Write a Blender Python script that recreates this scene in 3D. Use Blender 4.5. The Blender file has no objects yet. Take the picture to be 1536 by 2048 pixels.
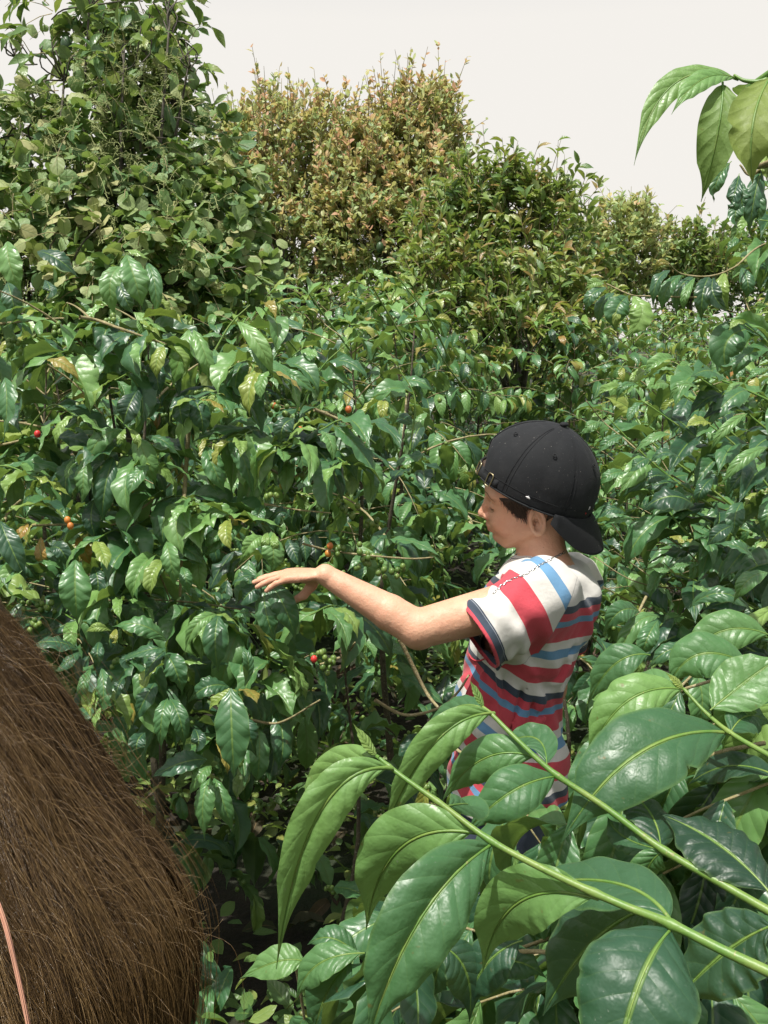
import bpy, math, random
import numpy as np
from mathutils import Vector, Matrix
SC = bpy.context.scene
COL = SC.collection
R_ = math.radians
# ------------------------------------------------------------------ camera
PITCH = 10.0
FPX = 1991.0                      # focal length in photograph pixels (2048 high)
CAMZ = 1.6
cam_d = bpy.data.cameras.new('camera')
cam = bpy.data.objects.new('camera', cam_d); COL.objects.link(cam)
cam_d.sensor_fit = 'VERTICAL'; cam_d.sensor_height = 36.0
cam_d.lens = FPX / 2048 * 36.0
cam_d.clip_start = 0.02; cam_d.clip_end = 3000
cam.location = (0, 0, CAMZ); cam.rotation_euler = (R_(90 - PITCH), 0, 0)
SC.camera = cam
# ------------------------------------------------------------------ world and sun
SUN_DIR = Vector((-0.20, -0.27, 0.94)).normalized()       # towards the sun
world = bpy.data.worlds.new('World'); SC.world = world; world.use_nodes = True
nt = world.node_tree; nt.nodes.clear()
wo = nt.nodes.new('ShaderNodeOutputWorld'); bg = nt.nodes.new('ShaderNodeBackground')
sky = nt.nodes.new('ShaderNodeTexSky'); sky.sky_type = 'NISHITA'; sky.sun_disc = False
sky.sun_elevation = math.asin(SUN_DIR.z); sky.sun_rotation = math.atan2(SUN_DIR.x, SUN_DIR.y)
sky.dust_density = 4.0
mx = nt.nodes.new('ShaderNodeMixRGB')
tcw = nt.nodes.new('ShaderNodeTexCoord'); spw = nt.nodes.new('ShaderNodeSeparateXYZ'); mrw = nt.nodes.new('ShaderNodeMapRange')
nt.links.new(tcw.outputs['Generated'], spw.inputs[0]); nt.links.new(spw.outputs[2], mrw.inputs[0])
for i_, v_ in enumerate((0.28, 0.62, 0.96, 0.18)): mrw.inputs[1 + i_].default_value = v_     # haze veil thins towards the zenith
nt.links.new(mrw.outputs[0], mx.inputs[0])
mx.inputs[2].default_value = (7.55, 7.28, 6.85, 1)         # thin bright cloud veil
nt.links.new(sky.outputs[0], mx.inputs[1]); nt.links.new(mx.outputs[0], bg.inputs[0])
bg.inputs[1].default_value = 0.105
nt.links.new(bg.outputs[0], wo.inputs[0])
sd = bpy.data.lights.new('sun', 'SUN'); sd.energy = 5.0; sd.angle = R_(0.55); sd.color = (1.0, 0.965, 0.90)
sun = bpy.data.objects.new('sun', sd); COL.objects.link(sun)
sun.rotation_euler = SUN_DIR.to_track_quat('Z', 'Y').to_euler(); sun.location = (-3, -2, 8)
SC.view_settings.view_transform = 'Standard'; SC.view_settings.look = 'None'
SC.view_settings.exposure = 0.24; SC.view_settings.gamma = 1.0
SC.cycles.max_bounces = 8; SC.cycles.diffuse_bounces = 3; SC.cycles.glossy_bounces = 2
SC.cycles.transmission_bounces = 4; SC.cycles.transparent_max_bounces = 4
SC.cycles.caustics_reflective = False; SC.cycles.caustics_refractive = False
# ------------------------------------------------------------------ picture <-> world
_c, _s = math.cos(R_(PITCH)), math.sin(R_(PITCH))
CP = np.array([0, 0, CAMZ]); FW = np.array([0, _c, -_s]); RT = np.array([1.0, 0, 0]); UPV = np.array([0, _s, _c])
def P(px, py, d):
    return CP + d * (FW + (px - 768) / FPX * RT + (1024 - py) / FPX * UPV)
def proj(p):
    q = np.asarray(p) - CP
    d = q @ FW
    dd = np.where(np.abs(d) < 1e-6, 1e-6, d)
    return 768 + FPX * (q @ RT) / dd, 1024 - FPX * (q @ UPV) / dd, d
def nz(v):
    v = np.asarray(v, float)
    return v / np.maximum(np.linalg.norm(v, axis=-1, keepdims=True), 1e-9)
# ------------------------------------------------------------------ objects
def tag(o, label=None, cat=None, group=None, kind=None):
    if label: o['label'] = label
    if cat: o['category'] = cat
    if group: o['group'] = group
    if kind: o['kind'] = kind
    return o
def empty(name, loc, label=None, cat=None, group=None):
    o = bpy.data.objects.new(name, None); COL.objects.link(o); o.location = tuple(loc)
    o.empty_display_size = 0.1
    return tag(o, label, cat, group)
def mesh_np(name, V, Fs, mat=None, parent=None, uv=None, attrs=None, smooth=True, origin=None):
    """V (n,3); Fs: list of (m,k) index arrays; uv (n,2); attrs: name -> (n,) floats. V in world coordinates."""
    V = np.asarray(V, np.float32)
    if origin is None and parent is not None: origin = wloc(parent)
    if origin is not None: V = V - np.asarray(origin, np.float32)
    if not isinstance(Fs, list): Fs = [Fs]
    Fs = [np.asarray(f, np.int32) for f in Fs if len(f)]
    me = bpy.data.meshes.new(name)
    me.vertices.add(len(V)); me.vertices.foreach_set('co', V.ravel())
    li = np.concatenate([f.ravel() for f in Fs])
    cnt = np.concatenate([np.full(len(f), f.shape[1], np.int32) for f in Fs])
    me.loops.add(len(li)); me.loops.foreach_set('vertex_index', li)
    me.polygons.add(len(cnt)); st = np.zeros(len(cnt), np.int32); st[1:] = np.cumsum(cnt)[:-1]
    me.polygons.foreach_set('loop_start', st); me.polygons.foreach_set('loop_total', cnt)
    me.update(calc_edges=True)
    if uv is not None:
        ul = me.uv_layers.new(name='UVMap'); ul.data.foreach_set('uv', np.asarray(uv, np.float32)[li].ravel())
    for k, a in (attrs or {}).items():
        a = np.asarray(a, np.float32)
        if a.ndim == 1:
            at = me.attributes.new(k, 'FLOAT', 'POINT'); at.data.foreach_set('value', a)
        else:
            at = me.attributes.new(k, 'FLOAT_VECTOR', 'POINT'); at.data.foreach_set('vector', a.ravel())
    if smooth: me.polygons.foreach_set('use_smooth', np.ones(len(cnt), bool))
    me.validate(clean_customdata=False)
    if mat: me.materials.append(mat)
    o = bpy.data.objects.new(name, me); COL.objects.link(o)
    if parent is not None:
        o.parent = parent
    elif origin is not None:
        o.location = tuple(float(x) for x in origin)
    o['_w'] = tuple(float(x) for x in (origin if origin is not None else (0, 0, 0)))
    return o
def wloc(o):
    l = np.array(o.location, float)
    while o.parent is not None:
        o = o.parent; l = l + np.array(o.location, float)
    return l
# ------------------------------------------------------------------ node helper
def newmat(name):
    m = bpy.data.materials.new(name); m.use_nodes = True
    t = m.node_tree; t.nodes.clear()
    return m, t
class NT:
    def __init__(s, t): s.t = t
    def n(s, typ, **kw):
        o = s.t.nodes.new(typ)
        for k, v in kw.items(): setattr(o, k, v)
        return o
    def l(s, a, b): s.t.links.new(a, b)
    def put(s, v, sock):
        if isinstance(v, (int, float, tuple)):
            if isinstance(v, tuple) and len(v) == 3 and sock.type == 'RGBA': v = v + (1,)
            sock.default_value = v
        else: s.l(v, sock)
    def math(s, op, a, b=0.0, c=0.0, clamp=False):
        o = s.n('ShaderNodeMath', operation=op); o.use_clamp = clamp
        s.put(a, o.inputs[0]); s.put(b, o.inputs[1])
        if op in ('MULTIPLY_ADD', 'SMOOTH_MIN', 'COMPARE', 'WRAP', 'PINGPONG'): s.put(c, o.inputs[2])
        return o.outputs[0]
    def mix(s, f, a, b, mode='MIX'):
        o = s.n('ShaderNodeMixRGB', blend_type=mode)
        s.put(f, o.inputs[0]); s.put(a, o.inputs[1]); s.put(b, o.inputs[2])
        return o.outputs[0]
    def ramp(s, f, stops, interp='LINEAR'):
        o = s.n('ShaderNodeValToRGB'); r = o.color_ramp; r.interpolation = interp
        while len(r.elements) < len(stops): r.elements.new(0.5)
        for e, (p, c) in zip(r.elements, stops):
            e.position = p; e.color = tuple(c) + (1,) if len(c) == 3 else c
        s.put(f, o.inputs[0]); return o.outputs[0]
    def rng(s, v, a, b, c, d, smooth=False):
        o = s.n('ShaderNodeMapRange'); o.interpolation_type = 'SMOOTHSTEP' if smooth else 'LINEAR'
        s.put(v, o.inputs[0])
        for i, x in enumerate((a, b, c, d)): s.put(x, o.inputs[1 + i])
        return o.outputs[0]
    def noise(s, scale, detail=3, rough=0.5, vec=None, dist=0.0):
        o = s.n('ShaderNodeTexNoise'); o.inputs['Scale'].default_value = scale
        o.inputs['Detail'].default_value = detail; o.inputs['Roughness'].default_value = rough
        o.inputs['Distortion'].default_value = dist
        if vec is not None: s.l(vec, o.inputs['Vector'])
        return o.outputs[0]
    def geo(s): return s.n('ShaderNodeNewGeometry')
    def obj(s): return s.n('ShaderNodeTexCoord').outputs['Object']
    def attr(s, name):
        return s.n('ShaderNodeAttribute', attribute_name=name)
    def bump(s, h, dist, strength=1.0):
        o = s.n('ShaderNodeBump'); o.inputs['Distance'].default_value = dist
        o.inputs['Strength'].default_value = strength; s.put(h, o.inputs['Height']); return o.outputs[0]
    def principled(s, **kw):
        o = s.n('ShaderNodeBsdfPrincipled')
        for k, v in kw.items(): s.put(v, o.inputs[k.replace('_', ' ')])
        return o
    def out(s, sh):
        o = s.n('ShaderNodeOutputMaterial'); s.l(sh, o.inputs[0])
# ------------------------------------------------------------------ leaf material
def leaf_mat(name, ramp, back, rough=0.34, transl=0.3, tint=(0.42, 0.60, 0.08), nvein=9.0, bump=0.0010, spec=0.62, spots=0.5, veincol=(0.16, 0.27, 0.06), veinamt=0.16, medamt=0.8):
    m, t = newmat(name); q = NT(t)
    g = q.geo(); uvn = q.n('ShaderNodeUVMap'); uvn.uv_map = 'UVMap'
    sp = q.n('ShaderNodeSeparateXYZ'); q.l(uvn.outputs[0], sp.inputs[0])
    u = sp.outputs[0]; v = q.math('MULTIPLY', q.math('ABSOLUTE', q.math('SUBTRACT', sp.outputs[1], 0.5)), 2.0)
    rnd = q.attr('rnd').outputs['Fac']
    base = q.ramp(rnd, ramp)
    big = q.noise(9.0, 3, 0.6, q.obj())
    base = q.mix(q.rng(big, 0.35, 0.7, 0.0, 0.45), base, q.mix(1.0, base, (0.62, 0.72, 0.75), 'MULTIPLY'))
    ph = q.math('FRACT', q.math('SUBTRACT', q.math('MULTIPLY', u, nvein), q.math('MULTIPLY', v, 1.5)))
    tri = q.math('ABSOLUTE', q.math('SUBTRACT', ph, 0.5))          # 0.5 on the vein
    vein = q.rng(tri, 0.44, 0.5, 0.0, 1.0, True)
    rib = q.rng(v, 0.035, 0.075, 1.0, 0.0, True)
    edge = q.rng(v, 0.90, 0.99, 0.0, 1.0, True)
    lines = q.math('MAXIMUM', q.math('MULTIPLY', vein, veinamt), q.math('MAXIMUM', q.math('MULTIPLY', rib, 0.85), q.math('MULTIPLY', edge, 0.28)))
    base = q.mix(lines, base, veincol)
    sn = q.noise(75.0, 2, 0.6, q.obj())
    spot = q.math('MULTIPLY', q.rng(sn, 0.70, 0.76, 0.0, 1.0), spots)
    base = q.mix(spot, base, (0.16, 0.12, 0.035))
    col = q.mix(g.outputs['Backfacing'], base, q.mix(0.62, base, back))
    fine = q.noise(260.0, 2, 0.5, q.obj())
    med = q.noise(55.0, 3, 0.6, q.obj())
    ds = q.math('MULTIPLY', q.rng(q.noise(420.0, 1, 0.5, q.obj()), 0.72, 0.76, 0.0, 0.5), q.rng(big, 0.4, 0.6, 0.0, 1.0))
    col = q.mix(q.math('MULTIPLY', ds, spots), col, (0.34, 0.36, 0.30))
    h = q.math('SUBTRACT', q.math('MULTIPLY', q.math('SINE', q.math('MULTIPLY', ph, math.pi)), 0.8), q.math('MULTIPLY', rib, 0.6))
    h = q.math('ADD', h, q.math('ADD', q.math('MULTIPLY', fine, 0.14), q.math('MULTIPLY', med, medamt)))
    nb = q.bump(h, bump, 0.8)
    rg = q.math('ADD', q.rng(med, 0.35, 0.65, rough - 0.06, rough + 0.12), q.math('MULTIPLY', g.outputs['Backfacing'], 0.2))
    pr = q.principled(Base_Color=col, Roughness=rg, Normal=nb)
    q.put(spec, pr.inputs['Specular IOR Level'])
    tr = q.n('ShaderNodeBsdfTranslucent')
    q.put(q.mix(q.math('MULTIPLY', lines, 0.6), q.mix(0.55, base, tint, 'MIX'), (0.10, 0.16, 0.03)), tr.inputs[0])
    ms = q.n('ShaderNodeMixShader'); ms.inputs[0].default_value = transl
    q.l(pr.outputs[0], ms.inputs[1]); q.l(tr.outputs[0], ms.inputs[2]); q.out(ms.outputs[0])
    return m
COFFEE_RAMP = [(0.0, (0.015, 0.040, 0.025)), (0.32, (0.034, 0.098, 0.050)), (0.54, (0.080, 0.200, 0.070)), (0.76, (0.185, 0.345, 0.095)), (0.93, (0.26, 0.32, 0.06)), (0.985, (0.30, 0.22, 0.05)), (1.0, (0.36, 0.15, 0.04))]
M = {}
M['coffee'] = leaf_mat('coffee_leaf', COFFEE_RAMP, (0.11, 0.19, 0.06), rough=0.36, transl=0.23)
M['coffee_big'] = leaf_mat('coffee_leaf_close', COFFEE_RAMP, (0.15, 0.22, 0.045), rough=0.42, transl=0.28, nvein=8.0, bump=0.0010, spots=0.7, veinamt=0.09, spec=0.55, medamt=2.6)
M['round'] = leaf_mat('round_leaf', [(0.0, (0.05, 0.125, 0.045)), (0.4, (0.12, 0.23, 0.08)), (0.75, (0.25, 0.35, 0.13)), (0.95, (0.40, 0.43, 0.19)), (1.0, (0.46, 0.44, 0.20))], (0.16, 0.22, 0.10), rough=0.5, transl=0.3, nvein=4, bump=0.001, spec=0.4, veincol=(0.2, 0.26, 0.1))
M['rust'] = leaf_mat('rust_leaf', [(0.0, (0.18, 0.32, 0.11)), (0.45, (0.34, 0.48, 0.19)), (0.74, (0.56, 0.60, 0.28)), (0.87, (0.70, 0.52, 0.24)), (1.0, (0.70, 0.38, 0.25))], (0.24, 0.21, 0.09), rough=0.45, transl=0.42, tint=(0.75, 0.70, 0.20), nvein=5, bump=0.0008, spec=0.45)
M['olive'] = leaf_mat('olive_leaf', [(0.0, (0.055, 0.125, 0.04)), (0.5, (0.135, 0.235, 0.06)), (0.85, (0.30, 0.35, 0.09)), (1.0, (0.30, 0.19, 0.06))], (0.14, 0.19, 0.07), rough=0.38, transl=0.3, nvein=6, bump=0.0008)
def bark_mat(name, c1, c2, scale=30):
    m, t = newmat(name); q = NT(t); o = q.obj()
    n1 = q.noise(scale, 5, 0.65, o); n2 = q.noise(scale * 4, 3, 0.6, o)
    c = q.mix(q.rng(n1, 0.35, 0.65, 0, 1), c1, c2)
    c = q.mix(q.rng(n2, 0.62, 0.7, 0, 0.7), c, (0.38, 0.40, 0.30))
    pr = q.principled(Base_Color=c, Roughness=0.85, Normal=q.bump(q.math('ADD', n1, q.math('MULTIPLY', n2, 0.4)), 0.004, 0.8))
    q.out(pr.outputs[0]); return m
M['bark'] = bark_mat('coffee_bark', (0.045, 0.038, 0.024), (0.11, 0.09, 0.055), 40)
M['twig'] = bark_mat('coffee_twig', (0.20, 0.17, 0.07), (0.36, 0.31, 0.17), 60)
M['dark_bark'] = bark_mat('tree_bark', (0.045, 0.04, 0.03), (0.12, 0.105, 0.08), 14)
def stem_mat():
    m, t = newmat('green_stem'); q = NT(t); o = q.obj()
    n1 = q.noise(28, 4, 0.6, o); n2 = q.noise(200, 2, 0.6, o)
    c = q.mix(q.rng(n1, 0.4, 0.7, 0, 1), (0.10, 0.21, 0.035), (0.19, 0.27, 0.06))
    c = q.mix(q.rng(n2, 0.66, 0.72, 0, 0.6), c, (0.30, 0.26, 0.12))
    pr = q.principled(Base_Color=c, Roughness=0.45, Normal=q.bump(n2, 0.0006, 0.6)); q.out(pr.outputs[0]); return m
M['stem'] = stem_mat()
def berry_mat(name, ramp):
    m, t = newmat(name); q = NT(t)
    c = q.ramp(q.attr('rnd').outputs['Fac'], ramp)
    n = q.noise(90, 3, 0.6, q.obj()); c = q.mix(q.rng(n, 0.45, 0.7, 0, 0.35), c, q.mix(1.0, c, (1.5, 1.1, 0.6), 'MULTIPLY'))
    pr = q.principled(Base_Color=c, Roughness=0.42); q.out(pr.outputs[0]); return m
M['green_berry'] = berry_mat('green_berry', [(0, (0.07, 0.14, 0.025)), (1, (0.16, 0.25, 0.06))])
M['orange_berry'] = berry_mat('orange_berry', [(0, (0.42, 0.11, 0.03)), (1, (0.50, 0.22, 0.04))])
M['red_berry'] = berry_mat('red_berry', [(0, (0.55, 0.03, 0.03)), (1, (0.62, 0.05, 0.04))])
M['avocado'] = berry_mat('avocado_skin', [(0, (0.03, 0.07, 0.03)), (1, (0.06, 0.11, 0.04))])
# ------------------------------------------------------------------ leaf shapes
def wprof(u, kind):
    if kind == 'coffee':
        w = np.sin(np.pi * np.clip(u, 0, 1) ** 0.88) ** 0.92
        w = w * (1 - 0.72 * np.clip((u - 0.76) / 0.24, 0, 1) ** 0.75)
    elif kind == 'round':
        w = np.sqrt(np.clip(1 - (2 * u - 1) ** 2, 0, 1)) * (1.05 - 0.1 * u)
    elif kind == 'lance':
        w = np.sin(np.pi * u ** 0.9) ** 1.1
    else:
        w = np.sin(np.pi * u ** 0.85) ** 0.8
    return np.maximum(w, 0.015)
def leaf_template(kind, nu, nv, rng, bend=0.6, wave=0.05, fold=0.25, corr=0.02, nvein=9, twist=0.2):
    """x in half widths, y in lengths, z in lengths."""
    if kind == 'coffee' and nu > 9:
        u = np.linspace(0, 1, nu + 1)
    else:
        u = np.linspace(0, 1, nu + 1)
    v = np.linspace(-1, 1, nv + 1)
    U, W = np.meshgrid(u, v, indexing='ij')
    w = wprof(U, kind)
    x = W * w
    a = np.abs(W)
    ph = rng.uniform(0, 6.28, 4)
    z0 = fold * a * w * 0.25
    z0 = z0 - 0.10 * (a ** 2) * w * rng.uniform(0.2, 1.2)
    z0 = z0 + wave * a ** 1.6 * w ** 0.5 * (np.sin(U * rng.uniform(20, 30) + ph[0] + (W > 0) * 1.7) * 0.6 + np.sin(U * rng.uniform(9, 14) + ph[1] + (W > 0) * 2.1) * 0.6)
    if corr > 0 and nu >= 12:
        z0 = z0 + corr * np.sin((U * nvein - a * 1.5) * np.pi % np.pi) * np.clip(a * 5, 0, 1) * w
    ang = bend * U ** 1.2
    uu = np.linspace(0, 1, 41); an = bend * uu ** 1.2
    cy = np.concatenate([[0], np.cumsum(np.cos((an[1:] + an[:-1]) / 2))]) / 40; cz = np.concatenate([[0], np.cumsum(-np.sin((an[1:] + an[:-1]) / 2))]) / 40
    Y = np.interp(U, uu, cy) + z0 * np.sin(ang); Z = np.interp(U, uu, cz) + z0 * np.cos(ang)
    tw = twist * rng.uniform(-1, 1) * U
    x2 = x * np.cos(tw); Z = Z + x * np.sin(tw) * 0.22
    V = np.stack([x2, Y, Z], -1).reshape(-1, 3)
    uv = np.stack([U, W * 0.5 + 0.5], -1).reshape(-1, 2)
    idx = np.arange((nu + 1) * (nv + 1)).reshape(nu + 1, nv + 1)
    F = np.stack([idx[:-1, :-1], idx[:-1, 1:], idx[1:, 1:], idx[1:, :-1]], -1).reshape(-1, 4)
    return V, uv, F
_tr = np.random.default_rng(5)
TPL = {
 'coffee_hi': [leaf_template('coffee', 18, 8, _tr, bend=_tr.uniform(0.5, 2.0), wave=_tr.uniform(0.03, 0.065), fold=_tr.uniform(0.2, 1.0), corr=_tr.uniform(0.004, 0.016)) for _ in range(12)],
 'coffee_mid': [leaf_template('coffee', 9, 4, _tr, bend=_tr.uniform(0.6, 1.9), wave=0.05, fold=_tr.uniform(0.3, 0.9), corr=0) for _ in range(8)],
 'coffee_low': [leaf_template('coffee', 5, 2, _tr, bend=_tr.uniform(0.6, 1.8), wave=0.03, fold=_tr.uniform(0.3, 0.9), corr=0) for _ in range(6)],
 'round': [leaf_template('round', 7, 6, _tr, bend=_tr.uniform(-0.3, 0.6), wave=0.05, fold=_tr.uniform(-0.2, 0.5), corr=0) for _ in range(6)],
 'oval': [leaf_template('oval', 5, 2, _tr, bend=_tr.uniform(-0.2, 0.8), wave=0.03, fold=_tr.uniform(0.1, 0.8), corr=0) for _ in range(6)],
 'lance': [leaf_template('lance', 6, 2, _tr, bend=_tr.uniform(0.1, 1.0), wave=0.03, fold=_tr.uniform(0.2, 0.8), corr=0) for _ in range(6)],
}
class Leaves:
    def __init__(s): s.rows = []
    def add(s, base, d, n, L, W, rnd):
        base = np.atleast_2d(base); k = len(base)
        s.rows.append(np.concatenate([base, np.atleast_2d(d), np.atleast_2d(n), np.broadcast_to(L, (k,))[:, None], np.broadcast_to(W, (k,))[:, None], np.broadcast_to(rnd, (k,))[:, None]], 1))
    def count(s): return sum(len(r) for r in s.rows)
    def build(s, name, mat, parent, tpl, rng, keep=None, origin=None):
        if not s.rows: return None
        A = np.concatenate(s.rows)
        d = nz(A[:, 3:6]); n = A[:, 6:9]; n = nz(n - d * (n * d).sum(1, keepdims=True)); sd_ = np.cross(d, n)
        if keep is not None:
            mid = A[:, :3] + d * A[:, 9:10] * 0.5; tip = A[:, :3] + d * A[:, 9:10]
            k = keep(A[:, :3]) & keep(mid) & keep(tip)
            A, d, n, sd_ = A[k], d[k], n[k], sd_[k]
        T = TPL[tpl]; which = rng.integers(0, len(T), len(A))
        Vs, UVs, Fq, Rn = [], [], [], []; off = 0
        for i, (tv, tu, tf) in enumerate(T):
            s_ = which == i
            if not s_.any(): continue
            a = A[s_]; m = len(a)
            L = a[:, 9][:, None, None]; W = a[:, 10][:, None, None]
            V = a[:, None, :3] + sd_[s_][:, None, :] * (tv[None, :, 0:1] * W * 0.5) + d[s_][:, None, :] * (tv[None, :, 1:2] * L) + n[s_][:, None, :] * (tv[None, :, 2:3] * L)
            Vs.append(V.reshape(-1, 3)); UVs.append(np.tile(tu, (m, 1)))
            Fq.append((tf[None] + (np.arange(m) * len(tv))[:, None, None] + off).reshape(-1, 4)); off += m * len(tv)
            Rn.append(np.repeat(a[:, 11], len(tv)))
        return mesh_np(name, np.concatenate(Vs), np.concatenate(Fq), mat, parent, uv=np.concatenate(UVs), attrs={'rnd': np.concatenate(Rn)}, origin=origin)
class Tubes:
    def __init__(s): s.V = []; s.F = []; s.n = 0
    def add(s, pts, rad, sides=6, cap=True):
        pts = np.asarray(pts, float); k = len(pts); rad = np.broadcast_to(np.asarray(rad, float), (k,))
        t = nz(np.gradient(pts, axis=0)); ref = np.array([0.13, 0.21, 0.97]) if abs(t[0][2]) < 0.9 else np.array([1.0, 0.1, 0])
        a = nz(np.cross(t, ref)); b = np.cross(t, a)
        th = np.linspace(0, 2 * np.pi, sides, endpoint=False)
        V = pts[:, None] + rad[:, None, None] * (a[:, None] * np.cos(th)[None, :, None] + b[:, None] * np.sin(th)[None, :, None])
        i = np.arange(k * sides).reshape(k, sides); j = np.roll(i, -1, 1)
        F = np.stack([i[:-1], j[:-1], j[1:], i[1:]], -1).reshape(-1, 4)
        s.V.append(V.reshape(-1, 3)); s.F.append(F + s.n); s.n += k * sides
        if cap:
            s.V.append((pts[-1] + t[-1] * rad[-1] * 0.7)[None]); q = i[-1]
            s.F.append(np.stack([q, np.roll(q, -1), np.full(sides, k * sides), np.full(sides, k * sides)], -1) + s.n - k * sides); s.n += 1
    def build(s, name, mat, parent, origin=None):
        if not s.V: return None
        F = np.concatenate(s.F); tri = F[:, 2] == F[:, 3]
        return mesh_np(name, np.concatenate(s.V), [F[~tri], F[tri][:, :3]], mat, parent, origin=origin)
def curve(p, n):
    """smooth Catmull-Rom through the points p"""
    p = np.asarray(p, float)
    if len(p) == 2: return p[0] + (p[1] - p[0]) * np.linspace(0, 1, n)[:, None]
    q = np.concatenate([[2 * p[0] - p[1]], p, [2 * p[-1] - p[-2]]])
    s = np.linspace(0, len(p) - 1 - 1e-6, n); i = s.astype(int); f = (s - i)[:, None]
    a, b, c, d = q[i], q[i + 1], q[i + 2], q[i + 3]
    return 0.5 * (2 * b + (c - a) * f + (2 * a - 5 * b + 4 * c - d) * f ** 2 + (3 * b - a - 3 * c + d) * f ** 3)
# ------------------------------------------------------------------ signed distance surfaces
def smin(a, b, k):
    h = np.clip(0.5 + 0.5 * (b - a) / k, 0, 1)
    return b + (a - b) * h - k * h * (1 - h)
def smax(a, b, k): return -smin(-a, -b, k)
def cone(p, a, b, ra, rb):
    a = np.asarray(a, float); b = np.asarray(b, float); ba = b - a
    t = np.clip(((p - a) @ ba) / (ba @ ba), 0, 1)
    return np.linalg.norm(p - a - t[:, None] * ba, axis=1) - (ra + (rb - ra) * t)
def ell(p, c, r, Rm=None):
    q = p - np.asarray(c, float)
    if Rm is not None: q = q @ np.asarray(Rm).T      # rows of Rm = axes
    r = np.asarray(r, float)
    k0 = np.linalg.norm(q / r, axis=1); k1 = np.linalg.norm(q / (r * r), axis=1)
    return np.where(k0 < 1e-6, -r.min(), k0 * (k0 - 1) / np.maximum(k1, 1e-9))
def surface(f, lo, hi, h, B=4):
    lo = np.asarray(lo, float); hi = np.asarray(hi, float)
    H = h * B; nb = np.ceil((hi - lo) / H).astype(int)
    I = np.stack(np.meshgrid(*[np.arange(k) for k in nb], indexing='ij'), -1).reshape(-1, 3)
    ds = []
    cc = lo + (I + 0.5) * H
    for s in range(0, len(cc), 300000): ds.append(f(cc[s:s + 300000]))
    I = I[np.abs(np.concatenate(ds)) < H * 1.5]
    g = np.stack(np.meshgrid(*[np.arange(B + 1)] * 3, indexing='ij'), -1).reshape(-1, 3)
    N = nb * B + 2
    key, vert, edges = [], [], [[], [], []]
    cs = np.array([[i, j, k] for i in (0, 1) for j in (0, 1) for k in (0, 1)])
    for s in range(0, len(I), 3000):
        J = I[s:s + 3000]; G = J[:, None] * B + g[None]
        D = f((lo + G.reshape(-1, 3) * h)).reshape(len(J), B + 1, B + 1, B + 1)
        for ax in range(3):
            sl0 = [slice(None)] + [slice(0, B)] * 3; sl1 = list(sl0); sl1[ax + 1] = slice(1, B + 1)
            d0 = D[tuple(sl0)]; d1 = D[tuple(sl1)]
            w = np.argwhere((d0 < 0) != (d1 < 0))
            edges[ax].append(np.concatenate([J[w[:, 0]] * B + w[:, 1:], (d0[tuple(w.T)] < 0)[:, None]], 1))
        corner = np.stack([D[:, i:i + B, j:j + B, k:k + B] for i, j, k in cs], -1)
        sg = corner < 0; act = sg.any(-1) & ~sg.all(-1); w = np.argwhere(act); c8 = corner[act]
        acc = np.zeros((len(w), 3)); cnt = np.zeros(len(w))
        for a in range(8):
            for b in range(a + 1, 8):
                if np.abs(cs[a] - cs[b]).sum() == 1:
                    da, db = c8[:, a], c8[:, b]; m = (da < 0) != (db < 0)
                    t = np.where(m, da / np.where(m, da - db, 1), 0)
                    acc += np.where(m[:, None], cs[a] + t[:, None] * (cs[b] - cs[a]), 0); cnt += m
        cell = J[w[:, 0]] * B + w[:, 1:]
        key.append((cell[:, 0] * N[1] + cell[:, 1]) * N[2] + cell[:, 2]); vert.append(lo + (cell + acc / cnt[:, None]) * h)
    key = np.concatenate(key); vert = np.concatenate(vert); o = np.argsort(key); key = key[o]; vert = vert[o]
    quads = []
    for ax in range(3):
        e = np.concatenate(edges[ax]); b, c = [(1, 2), (2, 0), (0, 1)][ax]
        ids = []; ok = np.ones(len(e), bool)
        for db, dc in ((0, 0), (1, 0), (1, 1), (0, 1)):
            q = e[:, :3].copy(); q[:, b] -= db; q[:, c] -= dc
            k = (q[:, 0] * N[1] + q[:, 1]) * N[2] + q[:, 2]; j = np.clip(np.searchsorted(key, k), 0, len(key) - 1)
            ok &= key[j] == k; ids.append(j)
        Q = np.stack(ids, 1); fl = e[:, 3] == 1; Q[fl] = Q[fl][:, ::-1]; quads.append(Q[ok][:, ::-1])
    return vert, np.concatenate(quads)
def smooth_verts(V, F, it=2, lam=0.5):
    e = np.concatenate([F[:, [i, (i + 1) % 4]] for i in range(4)])
    n = np.bincount(e[:, 0], minlength=len(V)) + np.bincount(e[:, 1], minlength=len(V))
    for _ in range(it):
        A = np.stack([np.bincount(e[:, 0], V[e[:, 1], k], len(V)) + np.bincount(e[:, 1], V[e[:, 0], k], len(V)) for k in range(3)], 1)
        V = V + lam * (A / np.maximum(n, 1)[:, None] - V)
    return V
def sphere_np(c, r, nu=10, nv=8, sc=(1, 1, 1)):
    th = np.linspace(0, np.pi, nv + 1); ph = np.linspace(0, 2 * np.pi, nu, endpoint=False)
    T, Pp = np.meshgrid(th, ph, indexing='ij')
    V = np.stack([np.sin(T) * np.cos(Pp) * sc[0], np.sin(T) * np.sin(Pp) * sc[1], np.cos(T) * sc[2]], -1).reshape(-1, 3) * r + np.asarray(c)
    i = np.arange((nv + 1) * nu).reshape(nv + 1, nu); j = np.roll(i, -1, 1)
    return V, np.stack([i[:-1], i[1:], j[1:], j[:-1]], -1).reshape(-1, 4)
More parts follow.
